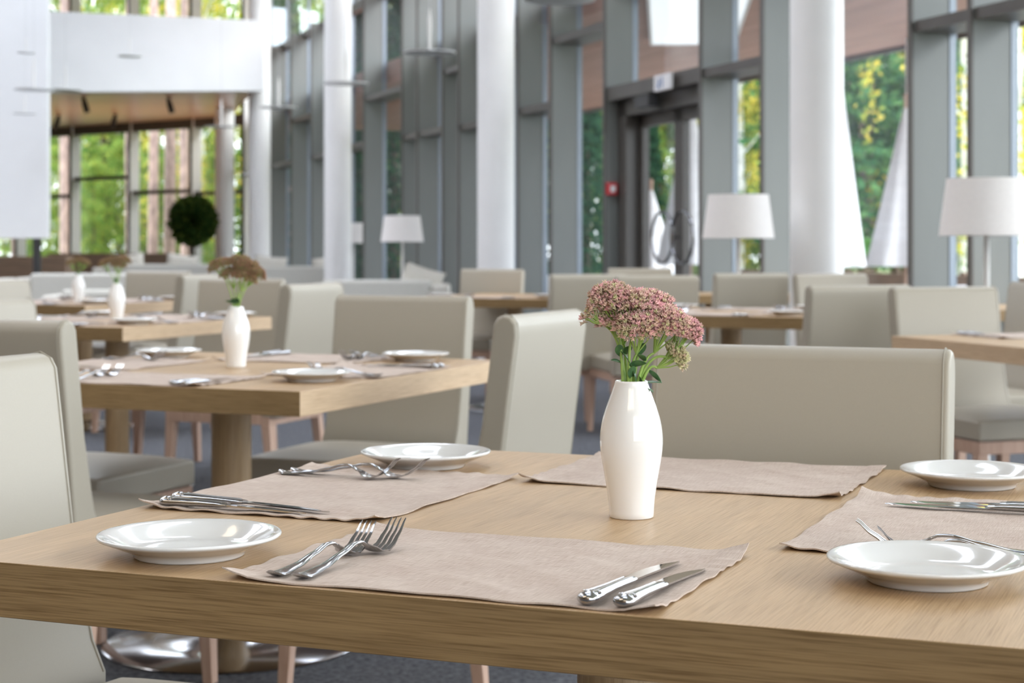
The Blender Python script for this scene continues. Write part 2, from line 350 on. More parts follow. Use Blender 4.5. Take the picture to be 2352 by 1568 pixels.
# -------- far glazed facade under the mezzanine
def far_pt(Z): return Vector((36.1 - 1.263 * Z, Z, 0))
FA = math.atan2(1.263, 1.0)
ff = [32.4, 33.3, 34.43, 35.57, 36.7, 37.9, 39.1, 40.3, 41.3]
trf = [2.1, 2.15, 2.46, 2.12, 2.1, 2.4, 2.1, 2.3]
for i in range(len(ff) - 1):
    nwin += 1; L = (ff[i + 1] - ff[i]) / math.cos(FA)
    e = bpy.data.objects.new('window_%d' % nwin, None); COL.objects.link(e); e['kind'] = 'structure'
    e.location = far_pt(ff[i]); e.rotation_euler = (0, 0, FA)
    b = MB(); b.box((-.24, -.03, 0), (0, .03, HT)); b.build('mullion', M['column'], e)
    b = MB(); b.box((-.26, -.035, 0), (-.24, .035, HT)); b.build('mullion_cap', M['cap'], e)
    t = trf[i]
    b = MB(); b.box((-.18, .03, t - .035), (.03, L - .03, t + .035)); b.box((-.18, .03, 3.35), (.03, L - .03, 3.55)); b.box((-.05, .03, 0), (.05, L - .03, .3)); b.box((-.15, .03, 6.9), (.03, L - .03, 7.0)); b.build('transom', M['cap'], e)
    b = MB(); b.box((.0, .03, .3), (.01, L - .03, 6.9)); b.build('glass_pane', M['glass'], e)
# -------- mezzanine: white front, timber soffit
bl, br = Vector((-3.85, 27.0, 0)), Vector((-11.5, 24.4, 0)); dr = (br - bl); dn = Vector((dr.y, -dr.x, 0)).normalized() * -.25
if dn.y < 0: dn = -dn
def slab(p, q, off, z0p, z1p, z0q, z1q):
    b = MB(); b.add([(p.x, p.y, z0p), (q.x, q.y, z0q), (q.x + off.x, q.y + off.y, z0q), (p.x + off.x, p.y + off.y, z0p), (p.x, p.y, z1p), (q.x, q.y, z1q), (q.x + off.x, q.y + off.y, z1q), (p.x + off.x, p.y + off.y, z1p)],
          [(0, 3, 2, 1), (4, 5, 6, 7), (0, 1, 5, 4), (1, 2, 6, 5), (2, 3, 7, 6), (3, 0, 4, 7)]); return b
struct('wall_mezzanine', slab(bl, br, dn, 3.50, 4.59, 3.22, 4.60), M['white_paint'])
b = MB(); sp_ = [(-4.05, 27.3), (-11.5, 24.7), (-12.5, 37.9), (-5.3, 32.7)]
b.add([(x, y, 3.52) for x, y in sp_] + [(x, y, 3.72) for x, y in sp_], [(0, 1, 2, 3), (7, 6, 5, 4), (0, 4, 5, 1), (1, 5, 6, 2), (2, 6, 7, 3), (3, 7, 4, 0)])
M['soffit'] = mat('timber_soffit', (.42, .24, .14), .3, spec=.8); noise_mix(M['soffit'], (.66, .36, .22), (.86, .50, .33), (.6, 9, 9), 1.0)
struct('ceiling_mezzanine', b, M['soffit'])
# hanging white partition
b = MB(); b.box((-13, 22.0, 1.19), (-5.87, 22.14, 6.9)); struct('wall_partition', b, M['white_paint'])
b = MB(); b.box((-6.06, 22.02, 0), (-5.98, 22.12, 1.19)); struct('trim_1', b, M['black'])
b = MB(); b.box((-9.9, 22.02, 0), (-9.82, 22.12, 1.19)); struct('trim_2', b, M['black'])

# -------- round white columns
def column(x, y, r, h, label, z0=0):
    b = MB(); b.lathe([(r, z0), (r, h)], 48); o = b.build('column', M['column'], smooth=True); o.location = (x, y, 0)
    tag(o, label, 'column', 'white round columns')
column(1.95, 11.15, .17, 7.0, 'thick round white column right of the glass door, nearest of the columns')
column(-.148, 16.0, .17, 7.0, 'round white column in the middle of the picture')
column(-2.16, 21.6, .17, 7.0, 'round white column rising behind the two farther lamps')
column(-3.98, 27.45, .175, 7.0, 'white column under right end of the white mezzanine front')
column(-5.05, 30.6, .17, 3.52, 'thinner white column under the timber soffit by the ball-shaped shrub')

# ------------------------------------------------------------------ dining table
def table(cx, cy, rz, w_, d_, label, base=True):
    t = thing('dining_table', label, 'table', (cx, cy, 0), rz, 'pedestal dining tables')
    b = MB(); hw, hd = w_ / 2, d_ / 2
    b.box((-hw, -hd, .692), (hw, hd, .75))
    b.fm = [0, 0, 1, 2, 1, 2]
    o = b.build('tabletop', [M['oak'], M['oak_edge'], M['oak_edge_lit']], t, bevel=.0012, seg=2)
    b = MB(); b.lathe([(.054, .03), (.054, .692)], 40); b.build('pedestal', M['oak_post'], t, smooth=True)
    b = MB(); b.lathe([(.34, 0), (.345, .004), (.34, .008), (.20, .017), (.08, .026), (.065, .04), (0, .04)], 72); b.build('base_plate', M['base_steel'], t, smooth=True)
    return t
T = {}
T[1] = (Vector((.1346, 2.154, 0)), TH, 1.17, 1.12)
T[2] = (Vector((-.484, 3.976, 0)) - D2 * .55 + D1 * .60, TH, 1.1, 1.2)
T[3] = (Vector((-1.595, 7.135, 0)) - D2 * .45 + D1 * .60, TH, .9, 1.2)
T[4] = (Vector((-2.398, 9.778, 0)) - D2 * .45 + D1 * .60, TH, .9, 1.2)
T[5] = (Vector((1.41, 6.47, 0)) - WD * .60 + WN * .45, WA, .9, 1.2)
T[6] = (Vector((1.367, 8.148, 0)) - D2 * .5 + D1 * .55, TH, 1.0, 1.1)
T[7] = (Vector((.02, 11.7, 0)), TH, 1.0, 1.2)
T[8] = (Vector((1.42, 12.35, 0)), WA * .3, 1.2, .8)
T[9] = (Vector((2.62, 9.65, 0)), WA, 1.0, 1.0)
LT = {1: 'large pale oak table in the foreground, nearest the camera', 2: 'pale oak table second from the camera on the left', 3: 'pale oak table third from the camera in the left row', 4: 'pale oak table farthest of the left row, its edge beside the beige chair',
      5: 'oak table cut by the right picture edge, behind the plate and cream chair', 6: 'oak table just behind the pink flowers on the right', 7: 'oak table end showing between two cream chairs in front of the middle column',
      8: 'oak table glimpsed between chair backs in front of the door', 9: 'oak table glimpsed at the glass wall between two right-hand chairs'}
for k, (c, rz, w_, d_) in T.items(): table(c.x, c.y, rz, w_, d_, LT[k])

# ------------------------------------------------------------------ chair
def make_chair():
    t = thing('dining_chair', '', 'chair')
    prof = [(-.303, .36), (-.313, .44), (-.342, .68), (-.368, .875), (-.366, .902), (-.352, .919), (-.335, .923), (-.318, .915), (-.309, .90), (-.278, .66), (-.243, .50), (-.222, .455), (-.222, .36)]
    b = MB(); b.prism(prof, -.24, .24); back = b.build('backrest', M['leather'], t, bevel=.009, seg=3)
    for s in (-1, 1):
        b = MB(); b.tube([(s * .229, y, z) for y, z in prof[:12]], .0016, 6)
        b.build('piping', M['seam'], back, smooth=True)
    # cushion with a domed top
    b = MB(); n = 10; xs_ = np.linspace(-.24, .24, n + 1); ys_ = np.linspace(-.20, .265, n + 1); vs = []; fs = []
    for j in range(n + 1):
        for i in range(n + 1):
            u = i / n * 2 - 1; v = j / n * 2 - 1
            vs.append((xs_[i], ys_[j], .450 + .022 * (1 - u ** 4) * (1 - v ** 4)))
    for j in range(n):
        for i in range(n): a = j * (n + 1) + i; fs.append((a, a + 1, a + n + 2, a + n + 1))
    k = len(vs); rim = [i for i in range(n + 1)] + [(j + 1) * (n + 1) + n for j in range(n)] + [n * (n + 1) + n - 1 - i for i in range(n)] + [(n - 1 - j) * (n + 1) for j in range(n - 1)]
    for i in rim: vs.append((vs[i][0], vs[i][1], .374))
    for q in range(len(rim)): q2 = (q + 1) % len(rim); fs.append((rim[q], rim[q2], k + q2, k + q))
    fs.append(tuple(k + q for q in range(len(rim) - 1, -1, -1)))
    b.add(vs, fs); b.build('seat', M['leather'], t, bevel=.012, seg=3)
    b = MB(); b.box((-.235, -.262, .325), (.235, .258, .372)); b.build('seat_frame', M['beech'], t, bevel=.003)
    for sx in (-1, 1):
        for sy in (-1, 1):
            b = MB(); x0 = sx * .215; y0 = -.24 if sy < 0 else .235; dy = -.035 if sy < 0 else .02; dx = sx * .006
            r0, r1 = .021, .014
            b.loft([[(x0 + a * r0, y0 + c * r0, .325) for a, c in ((-1, -1), (1, -1), (1, 1), (-1, 1))], [(x0 + dx + a * r1, y0 + dy + c * r1, 0) for a, c in ((-1, -1), (1, -1), (1, 1), (-1, 1))]])
            b.build('leg', M['beech'], t, bevel=.002)
    return t
chair = Proto(make_chair)
def side_tf(k, side):
    c, rz, w_, d_ = T[k]; X = Vector((math.cos(rz), math.sin(rz), 0)); Y = Vector((-math.sin(rz), math.cos(rz), 0))
    if side == 'f': return c - Y * d_ / 2, X, Y, rz
    if side == 'l': return c - X * w_ / 2, -Y, X, rz - PI / 2
    if side == 'b': return c + Y * d_ / 2, -X, -Y, rz + PI
    return c + X * w_ / 2, Y, -X, rz + PI / 2
GC = 'cream leather dining chairs'
def chair_at(k, side, x, y, label, rot=0):
    o, X, Y, rz = side_tf(k, side); p = o + X * x + Y * y
    return chair.put((p.x, p.y, 0), rz + rot, label, GC)
chair_at(1, 'l', .13, -.03, 'white leather chair at left end of foreground table, cut by left picture edge')
chair_at(1, 'b', -.06, .185, 'wide cream chair back behind the far side of foreground table, right of the white vase')
chair_at(2, 'f', -.045, -.04, 'beige chair seen from behind at left edge, behind the white foreground chair')
chair_at(2, 'r', -.125, -.07, 'white chair with narrow shaded side, between second table and the white vase')
chair_at(2, 'b', -.02, -.09, 'beige chair with one bright white edge behind the second table')
chair_at(2, 'l', -.09, -.04, 'white chair corner at left picture edge beside the second table')
chair_at(3, 'r', .06, -.18, 'bright white chair back just right of the second flower vase')
chair_at(3, 'b', -.06, -.04, 'chair with shaded back behind the second flower bunch')
chair_at(3, 'l', -.1, .02, 'farther white chair corner at left picture edge by third table')
chair_at(4, 'r', -.06, -.09, 'narrow white chair back left of the second flower bunch')
chair_at(4, 'b', .12, -.04, 'beige chair back behind the fourth table, left of the narrow white chair')
def chair_w(x, y, rz, label): return chair.put((x, y, 0), rz, label, GC)
def back_at(x, Z, rz, label):      # x, Z: where the top of the backrest stands
    fx, fy = -math.sin(rz), math.cos(rz); return chair_w(x + fx * .34, Z + fy * .34, rz, label)
back_at(-.139, 12.5, TH + PI, 'small beige chair in front of the middle column')
back_at(.45, 10.15, WA, 'cream chair seen from behind whose wooden legs show left of the flowers')
back_at(.81, 9.7, WA * .7, 'cream chair back directly above the pink flowers')
back_at(.955, 13.0, WA * .3 + PI, 'farthest chair top peeping over chairs before the ring-handled door')
back_at(1.45, 10.55, WA * .8, 'cream chair under the shade of the middle right lamp')
back_at(1.89, 10.35, WA + PI, 'cream chair in front of the nearest column')
back_at(1.445, 7.25, WA, 'grey-cream chair back left of the right-hand table, seen from behind')
back_at(1.72, 6.95, WA + PI, 'cream chair facing us behind the right-hand table')
back_at(2.36, 7.7, WA + PI * .5, 'chair top at right picture edge below the right lamp')

# ------------------------------------------------------------------ tableware
def make_plate():
    b = MB(); b.lathe([(0, .0045), (.050, .0045), (.054, .0012), (.0555, 0), (.058, 0), (.0595, .0018), (.0605, .005), (.070, .0095), (.090, .0178), (.0968, .0205), (.0978, .0218), (.0978, .0232), (.0968, .0243), (.0945, .0243), (.088, .0218), (.074, .0150), (.067, .0108), (.062, .0085), (.056, .0073), (.045, .0068), (0, .0068)], 96)
    o = b.build('side_plate', M['china'], smooth=True, autos=R(75)); return tag(o, '', 'plate')
def ell(cx, cz, y, rx, rz_, n=12): return [(cx + rx * math.cos(2 * PI * k / n), y, cz + rz_ * math.sin(2 * PI * k / n)) for k in range(n)]
def interp(tab, s):
    for (a, va), (b_, vb) in zip(tab, tab[1:]):
        if s <= b_:
            q = (s - a) / (b_ - a); q = q * q * (3 - 2 * q) * .5 + q * .5; return va + (vb - va) * q
    return tab[-1][1]
def make_fork(L, lab_cat='fork'):
    def fn():
        t = thing('fork', '', 'fork')
        zc = [(0, .0065), (.045, .0026), (.10, .0022), (.25, .0050), (.42, .0120), (.54, .0180), (.60, .0180), (.68, .0100), (.74, .0032), (.79, .0021), (.85, .0060), (.92, .0160), (1, .0305)]
        wc = [(0, .0045), (.012, .0085), (.04, .0108), (.09, .0098), (.2, .0070), (.4, .0042), (.56, .0032), (.64, .0036)]
        tcv = [(0, .0012), (.05, .0017), (.2, .0016), (.5, .0020), (.64, .0019)]
        rings = []
        for i in range(29):
            s = i / 28 * .655; rings.append(ell(0, interp(zc, s), s * L, interp(wc, s), interp(tcv, s)))
        b = MB(); b.loft(rings)
        # raised thread border along the handle
        for sg in (-1, 1):
            b.tube([(sg * (interp(wc, s) * .80), s * L, interp(zc, s) + .0010) for s in [.03 + .5 * q / 16 for q in range(17)]], .0007, 5)
        b.build('handle', M['steel'], t, smooth=True, autos=R(70))
        b = MB(); hw = [(.64, .0034), (.68, .0060), (.715, .0100), (.75, .0118), (.80, .0122)]
        rings = []
        for i in range(13):
            s = .64 + .16 * i / 12; wv = interp(hw, s); z = interp(zc, s)
            rings.append([(u * wv, s * L, z + .0014 * (u * u) + dz) for u, dz in ((-1, .0004), (-.5, .0009), (0, .0010), (.5, .0009), (1, .0004), (1, -.0006), (.5, -.0009), (0, -.0010), (-.5, -.0009), (-1, -.0006))])
        b.loft(rings)
        for q in range(4):
            cx = (-.0094, -.0032, .0032, .0094)[q]; rings = []
            for i in range(11):
                s = .795 + (1 - .795) * i / 10; z = interp(zc, s); e = 1 - .80 * (i / 10) ** 1.5; x = cx * (1 - .10 * i / 10)
                wd = (.0029 if q in (0, 3) else .0024) * e; th = .0009 * (1 - .3 * i / 10)
                z += .0014 * (x / .0122) ** 2 * (1 - i / 10)
                rings.append([(x - wd, s * L, z + th), (x + wd, s * L, z + th), (x + wd, s * L, z - th), (x - wd, s * L, z - th)])
            b.loft(rings)
        b.build('tines', M['steel'], t, smooth=True, autos=R(35)); return t
    return fn
def make_knife(L):
    def fn():
        t = thing('table_knife', '', 'knife')
        wc = [(0, .0040), (.01, .0085), (.035, .0108), (.08, .0100), (.16, .0080), (.26, .0066), (.36, .0068), (.44, .0075), (.47, .0068)]
        hc = [(0, .0030), (.01, .0052), (.035, .0062), (.10, .0056), (.26, .0046), (.40, .0040), (.47, .0028)]
        b = MB(); rings = []
        for i in range(31):
            s = .47 * i / 30; rings.append(ell(0, .0064, s * L, interp(wc, s), interp(hc, s), 16))
        b.loft(rings)
        for sg in (-1, 1):
            b.tube([(sg * interp(wc, s) * .62, s * L, .0064 + interp(hc, s) * .80) for s in [.075 + .36 * q / 14 for q in range(15)]], .0008, 5)
        hd_ = b.build('handle', M['steel'], t, smooth=True, autos=R(70))
        b = MB()
        for q in range(7):
            a = PI * (q + .5) / 7; x = .0082 * math.cos(a); y = .070 * L + .0045 * math.sin(a) * 1.4
            b.lathe([(0, .0092), (.0013, .0096), (.0016, .0108), (.0009, .0120), (0, .0122)], 8, c=(x, y))
        b.lathe([(0, .0100), (.0040, .0108), (.0052, .0118), (.0034, .0128), (0, .0131)], 12, c=(0, .045 * L)); b.build('shell_ornament', M['steel'], hd_, smooth=True)
        # blade: straight back on the right, curved edge on the left
        b = MB(); rings = []
        sp_t = [(.44, .0052), (.9, .0046), (.97, .0036), (1, .0018)]
        ed_t = [(.44, -.0068), (.462, -.0112), (.50, -.0118), (.62, -.0128), (.76, -.0124), (.88, -.0090), (.95, -.0045), (1, .0008)]
        for i in range(25):
            s = .44 + .56 * i / 24; xr = interp(sp_t, s); xl = interp(ed_t, s); z = .0062 - .0034 * (i / 24)
            rings.append([(xl, s * L, z), (xl * .8 + xr * .2, s * L, z + .0004), (xr, s * L, z + .0010), (xr, s * L, z - .0008), (xl * .8 + xr * .2, s * L, z - .0004)])
        b.loft(rings); b.build('blade', M['blade'], t, smooth=True, autos=R(30)); return t
    return fn
plate = Proto(make_plate); fork_b = Proto(make_fork(.218)); fork_s = Proto(make_fork(.186)); knife_b = Proto(make_knife(.24)); knife_s = Proto(make_knife(.21))
def make_mat_fn(seed):
    def fn():
        r = random.Random(seed); nx, ny = 110, 84; W_, H_ = .45, .335; vs = []; ph = [r.uniform(0, 6.28) for _ in range(12)]
        curl = [r.uniform(.2, 1) for _ in range(4)]
        for j in range(ny + 1):
            for i in range(nx + 1):
                u = i / nx; v = j / ny; x = (u - .5) * W_; y = v * H_
                ex = min(u, 1 - u) * W_; ey = min(v, 1 - v) * H_
                z = .0018 + .0007 * math.sin(40 * x + ph[0] + 14 * y) * math.sin(55 * y + ph[1]) + .0009 * max(0, math.sin(62 * y + 6 * math.sin(9 * x + ph[7]) + ph[8])) ** 3 * (.5 + .5 * math.sin(17 * x + ph[9]))
                z += .0007 * max(0, 1 - ey / .03) * (1 + math.sin(x * 46 + ph[2] + 2 * math.sin(x * 17 + ph[3])))
                z += .0009 * max(0, 1 - ex / .035) * (1 + math.sin(y * (150 if u > .5 else 135) + ph[4] + 3 * math.sin(y * 23)))
                if ex < .026: z += .0006
                if abs(ex - .026) < .003: z -= .0003
                if ey < .014: z += .0004
                for q, (cu, cv) in enumerate(((0, 0), (1, 0), (1, 1), (0, 1))):
                    d = math.hypot((u - cu) * W_, (v - cv) * H_)
                    z += .0105 * curl[q] * max(0, 1 - d / .05) ** 2
                x += .0016 * math.sin(y * 70 + ph[5]) * max(0, 1 - ex / .03) * (1 if u > .5 else -1) * .7
                y += .0014 * math.sin(x * 52 + ph[6]) * max(0, 1 - ey / .03)
                vs.append((x, y, z))
        n1 = len(vs); vs += [(x, y, max(.0002, z - .0016)) for x, y, z in vs]; fs = []; s_ = nx + 1
        for j in range(ny):
            for i in range(nx):
                a = j * s_ + i; fs.append((a, a + 1, a + s_ + 1, a + s_)); fs.append((n1 + a + s_, n1 + a + s_ + 1, n1 + a + 1, n1 + a))
        rim = list(range(nx + 1)) + [(j + 1) * s_ + nx for j in range(ny)] + [ny * s_ + nx - 1 - i for i in range(nx)] + [(ny - 1 - j) * s_ for j in range(ny - 1)]
        for q in range(len(rim)): q2 = (q + 1) % len(rim); fs.append((rim[q2], rim[q], n1 + rim[q], n1 + rim[q2]))
        b = MB(); b.add(vs, fs); o = b.build('placemat', M['linen'], smooth=True, autos=R(60)); return tag(o, '', 'placemat')
    return fn
mats_ = [Proto(make_mat_fn(s)) for s in (3, 11, 23)]
TZ = .7503
def on(k, side, x, y, z=TZ):
    o, X, Y, rz = side_tf(k, side); p = o + X * x + Y * y; return (p.x, p.y, z), rz
def put_line(proto, k, side, a, b_, label, group, z=TZ + .0022, pitch=0):
    (x0, y0), (x1, y1) = a, b_; p, rz = on(k, side, x0, y0, z)
    return proto.put(p, 0, label, group, rot=Matrix.Rotation(rz - math.atan2(x1 - x0, y1 - y0), 3, 'Z').to_euler())
TAB = {1: 'foreground table', 2: 'second table', 3: 'third table', 4: 'fourth table', 5: 'right-hand table', 6: 'table behind the pink flowers', 7: 'table before the middle column'}
SN = {'f': 'near', 'l': 'left', 'b': 'far', 'r': 'right'}
def setting(k, side, which='mpfk', dx=0, mseed=0, v=None):
    w = '%s side of the %s' % (SN[side], TAB[k]); j = rnd.uniform(-1, 1)
    v = v or {}
    if 'm' in which:
        p, rz = on(k, side, v.get('mx', dx), .006); mats_[mseed].put(p, rz + R(v.get('mr', j * .8)), 'beige linen placemat on the ' + w, 'linen placemats')
    if 'p' in which:
        px, py = v.get('p', (dx - .33, .13)); p, rz = on(k, side, px, py); plate.put(p, rz, 'white side plate left of its mat, %s' % w if k != 1 else v['pl'], 'white side plates')
    if 'f' in which:
        put_line(fork_s, k, side, *v.get('f1', ((dx - .181, .026), (dx - .165, .2))), 'small outer steel fork, %s' % w, 'steel forks')
        put_line(fork_b, k, side, *v.get('f2', ((dx - .15, .026), (dx - .146, .24))), 'large inner steel fork, %s' % w, 'steel forks')
    if 'k' in which:
        put_line(knife_b, k, side, *v.get('k1', ((dx + .155, .012), (dx + .168, .25))), 'large inner steel knife, %s' % w, 'steel table knives')
        put_line(knife_s, k, side, *v.get('k2', ((dx + .189, .011), (dx + .204, .22))), 'small outer steel knife, %s' % w, 'steel table knives')
setting(1, 'f', mseed=0, v=dict(mx=-.004, mr=0, p=(-.333, .109), pl='white side plate at left front of the foreground table', f1=((-.181, .020), (-.167, .205)), f2=((-.151, .018), (-.146, .24)), k1=((.153, .008), (.169, .248)), k2=((.188, .008), (.205, .216))))
setting(1, 'l', mseed=1, v=dict(mx=-.036, mr=0, p=(-.33, .163), pl='white side plate at far left of the foreground table, behind the forks', f1=((-.150, .016), (-.156, .2)), f2=((-.174, .022), (-.172, .24)), k1=((.134, .022), (.153, .262)), k2=((.173, .030), (.174, .240))))
setting(1, 'b', 'mp', mseed=2, v=dict(mx=.0, mr=0, p=(-.367, .136), pl='white side plate at far right of the foreground table beside the cream chair'))
setting(1, 'r', mseed=0, v=dict(mx=.046, mr=0, p=(-.297, .165), pl='white side plate at right front of the foreground table, before two fork tips', f1=((-.140, .054), (-.186, .235)), f2=((-.128, .047), (-.146, .262)), k1=((.172, .052), (.174, .292)), k2=((.201, .055), (.202, .265))))
setting(2, 'f', dx=.04, mseed=1); setting(2, 'r', dx=.02, mseed=2); setting(2, 'b', dx=.0, mseed=0); setting(2, 'l', dx=0, mseed=1)
for k in (3, 4):
    for q, s_ in enumerate('frbl'): setting(k, s_, mseed=q % 3)
setting(5, 'b', dx=-.02, mseed=1); setting(5, 'r', mseed=2)
for q, s_ in enumerate('frbl'): setting(6, s_, mseed=q % 3)
for q, s_ in enumerate('fr'): setting(7, s_, mseed=q % 3)

# ------------------------------------------------------------------ vases and sedum
def make_vase():
    b = MB(); out = [(0, .0), (.0262, .0), (.0272, .0012), (.0276, .012), (.0290, .028), (.0318, .045), (.0350, .062), (.0376, .077), (.0389, .091), (.0384, .103), (.0362, .117), (.0325, .130), (.0280, .142), (.0238, .153), (.0208, .162), (.0200, .1655), (.0192, .1665), (.0182, .1655), (.0188, .160), (.0220, .150), (.0300, .130), (.0350, .105), (.0340, .085), (.026, .04), (.02, .012), (0, .010)]
    fine = []
    for i in range(len(out) - 1):
        for q in range(2): a = out[i]; c = out[i + 1]; fine.append((a[0] + (c[0] - a[0]) * q / 2, a[1] + (c[1] - a[1]) * q / 2))
    fine.append(out[-1])
    # round the sampled outline
    sm = fine[:]
    for _ in range(2):
        for i in range(5, 28): sm[i] = ((sm[i - 1][0] + 2 * sm[i][0] + sm[i + 1][0]) / 4, (sm[i - 1][1] + 2 * sm[i][1] + sm[i + 1][1]) / 4)
    b.lathe(sm, 96); o = b.build('flower_vase', M['vase'], smooth=True, autos=R(60)); return tag(o, '', 'vase')
vase = Proto(make_vase)
# one star-shaped floret: five petal spikes round a bud
def floret_np(r):
    vs = []; fs = []; cs = []
    vs.append((0, 0, -.9)); vs.append((0, 0, .55))
    for k in range(5):
        a = 2 * PI * k / 5; a2 = a + PI / 5
        vs.append((.95 * math.cos(a), .95 * math.sin(a), .95)); vs.append((.50 * math.cos(a2), .50 * math.sin(a2), .15))
    for k in range(5):
        p = 2 + 2 * k; q = 3 + 2 * k; pp = 3 + 2 * ((k - 1) % 5)
        fs += [(0, p, q), (0, pp, p), (1, q, p), (1, p, pp)]
    return np.array(vs), fs
FV, FF = floret_np(0)
def make_head(parent, top, rx, ry, rz_, tilt, n, seed, green=0.0, stem_from=None, sub=None, fs_=.0043):
    r = np.random.RandomState(seed); mb_ = MB(); cols = []
    allv = []; allf = []; off = 0
    Rt = Matrix.Rotation(tilt[0], 3, 'X') @ Matrix.Rotation(tilt[1], 3, 'Y')
    pts = []
    tries = 0
    while len(pts) < n and tries < 40000:
        tries += 1
        a = r.uniform(0, 2 * PI); q = math.sqrt(r.uniform(0, 1)); ht = (max(0, 1 - q ** 3)) ** .5
        lump = .15 * math.sin(5 * a + seed) * q + .10 * math.sin(9 * q * 3 + 2 * a)
        layer = r.uniform(.15, 1.0) if r.rand() < .45 else 1
        p = Vector((rx * q * math.cos(a) * (1 + .5 * lump), ry * q * math.sin(a) * (1 + .5 * lump), rz_ * (ht * layer * (1 + .8 * lump) - .25)))
        if any((p - o_).length < fs_ * .78 for o_, _ in pts[-400:]): continue
        nrm = Vector((p.x / rx, p.y / ry, ht * .9 + .35)).normalized(); pts.append((p, nrm))
    for p, nrm in pts:
        s = fs_ * r.uniform(.75, 1.15); qn = nrm.to_track_quat('Z', 'Y').to_matrix(); rot = Matrix.Rotation(r.uniform(0, 6.28), 3, 'Z')
        MM = np.array(Rt @ qn @ rot) * s; pw = np.array(top + Rt @ p)
        sq = FV.copy(); sq[:, :2] *= r.uniform(.55, .95); vv = sq @ MM.T + pw
        allv += [tuple(x) for x in vv]; allf += [tuple(i + off for i in f) for f in FF]; off += len(FV)
        g = min(1, max(0, green + .12 + r.normal(0, .2) + (.45 if r.rand() < .22 else 0)))
        tipc = np.array((.82, .36, .46)) * (1 - g) + np.array((.80, .72, .50)) * g
        midc = np.array((.84, .56, .52)) * (1 - g) + np.array((.56, .58, .28)) * g
        basec = np.array((.13, .10, .035)) * (1 - g) + np.array((.18, .26, .06)) * g
        if fs_ > .0044: tipc = np.array((.62, .25, .20)) * (1 - g) + np.array((.50, .44, .2)) * g; midc = np.array((.62, .38, .24)) * (1 - g) + np.array((.40, .44, .16)) * g
        k_ = r.uniform(.72, 1.02) * (.72 if fs_ > .0044 else 1)
        cols.append((*(basec * k_), 1)); cols.append((*(midc * k_ * 1.1), 1))
        for _ in range(5): cols.append((*(tipc * k_), 1)); cols.append((*(midc * k_), 1))
    mb_.v = allv; mb_.f = allf; mb_.fm = [0] * len(allf); mb_.c = cols
    o = mb_.build('flower_head', M['floret'], parent)
    # umbel branches beneath
    b = MB(); base = Vector(sub if sub else (top + Rt @ Vector((0, 0, -rz_ * 1.6))))
    for k in range(13):
        a = 2.4 * k; q = .30 + .62 * ((k * .618) % 1); tip = top + Rt @ Vector((rx * q * math.cos(a), ry * q * math.sin(a), rz_ * (.45 - .35 * q)))
        mid = base.lerp(tip, .5) - Vector((0, 0, .002)); b.tube([base, mid, tip], [.0011, .0008, .0005], 5)
    b.build('umbel_branches', M['stem'], o, smooth=True)
    return o
def leaf_mesh(parent, p, d, L, wd, seed):
    r = random.Random(seed); d = Vector(d).normalized(); sd_ = d.cross(Vector((0, 0, 1)))
    if sd_.length < .1: sd_ = Vector((1, 0, 0))
    sd_ = (Matrix.Rotation(r.uniform(-.9, .9), 3, d) @ sd_).normalized(); up = sd_.cross(d); b = MB(); vs = []; fs = []; n = 8
    for i in range(n + 1):
        q = i / n; wv = wd * math.sin(PI * min(1, q * .93 + .05)) ** .75; c = Vector(p) + d * L * q - Vector((0, 0, L * .22 * q * q))
        for u, h in ((-1, .22), (-.5, .08), (0, 0), (.5, .08), (1, .22)): vs.append(c + sd_ * wv * u + up * wv * h)
    m_ = len(vs); vs += [v_ - up * .0006 for v_ in vs]
    for i in range(n):
        for k in range(4): a = i * 5 + k; fs.append((a, a + 1, a + 6, a + 5)); fs.append((m_ + a + 5, m_ + a + 6, m_ + a + 1, m_ + a))
        for k in (0, 4): a = i * 5 + k; fs.append((a, a + 5, m_ + a + 5, m_ + a))
    b.add(vs, fs); return b.build('leaf', M['sleaf'], parent, smooth=True)
# a stem runs from inside the vase mouth to its head; all in the vase's frame (metres, z up from table)
def make_stem(label, group, foot, bend, top, rx, ry, rz_, tilt, n, seed, green=0, leaves=(), r0=.0022, fs_=.0043):
    t = thing('sedum_stem', label, 'flower', (0, 0, 0), 0, group)
    foot, bend, top = Vector(foot), Vector(bend), Vector(top); pts = []
    base = top + Matrix.Rotation(tilt[0], 3, 'X') @ Matrix.Rotation(tilt[1], 3, 'Y') @ Vector((0, 0, -rz_ * 1.7))
    for i in range(13):
        q = i / 12; pts.append(foot * (1 - q) ** 2 + bend * 2 * q * (1 - q) + base * q * q)
    b = MB(); b.tube(pts, [r0 * (1 - .35 * i / 12) for i in range(13)], 10); b.build('stem', M['stem'], t, smooth=True)
    make_head(t, top, rx, ry, rz_, tilt, n, seed, green, sub=base, fs_=fs_)
    for k, (q, d, L, wd) in enumerate(leaves):
        leaf_mesh(t, pts[int(q * 12)], d, L, wd, seed * 7 + k)
    return t
V1 = Vector((.146, 2.129, TZ))
vase.put(V1, 0, 'glossy white porcelain vase in centre of the foreground table', 'white porcelain vases')
def px(x, y, dy=0): return ((x - 1453) * .000532 * (1 + dy / 2.13), dy, (1190 - y) * .000532 * (1 + dy / 2.13))
SG = 'pink sedum stems in the foreground vase'
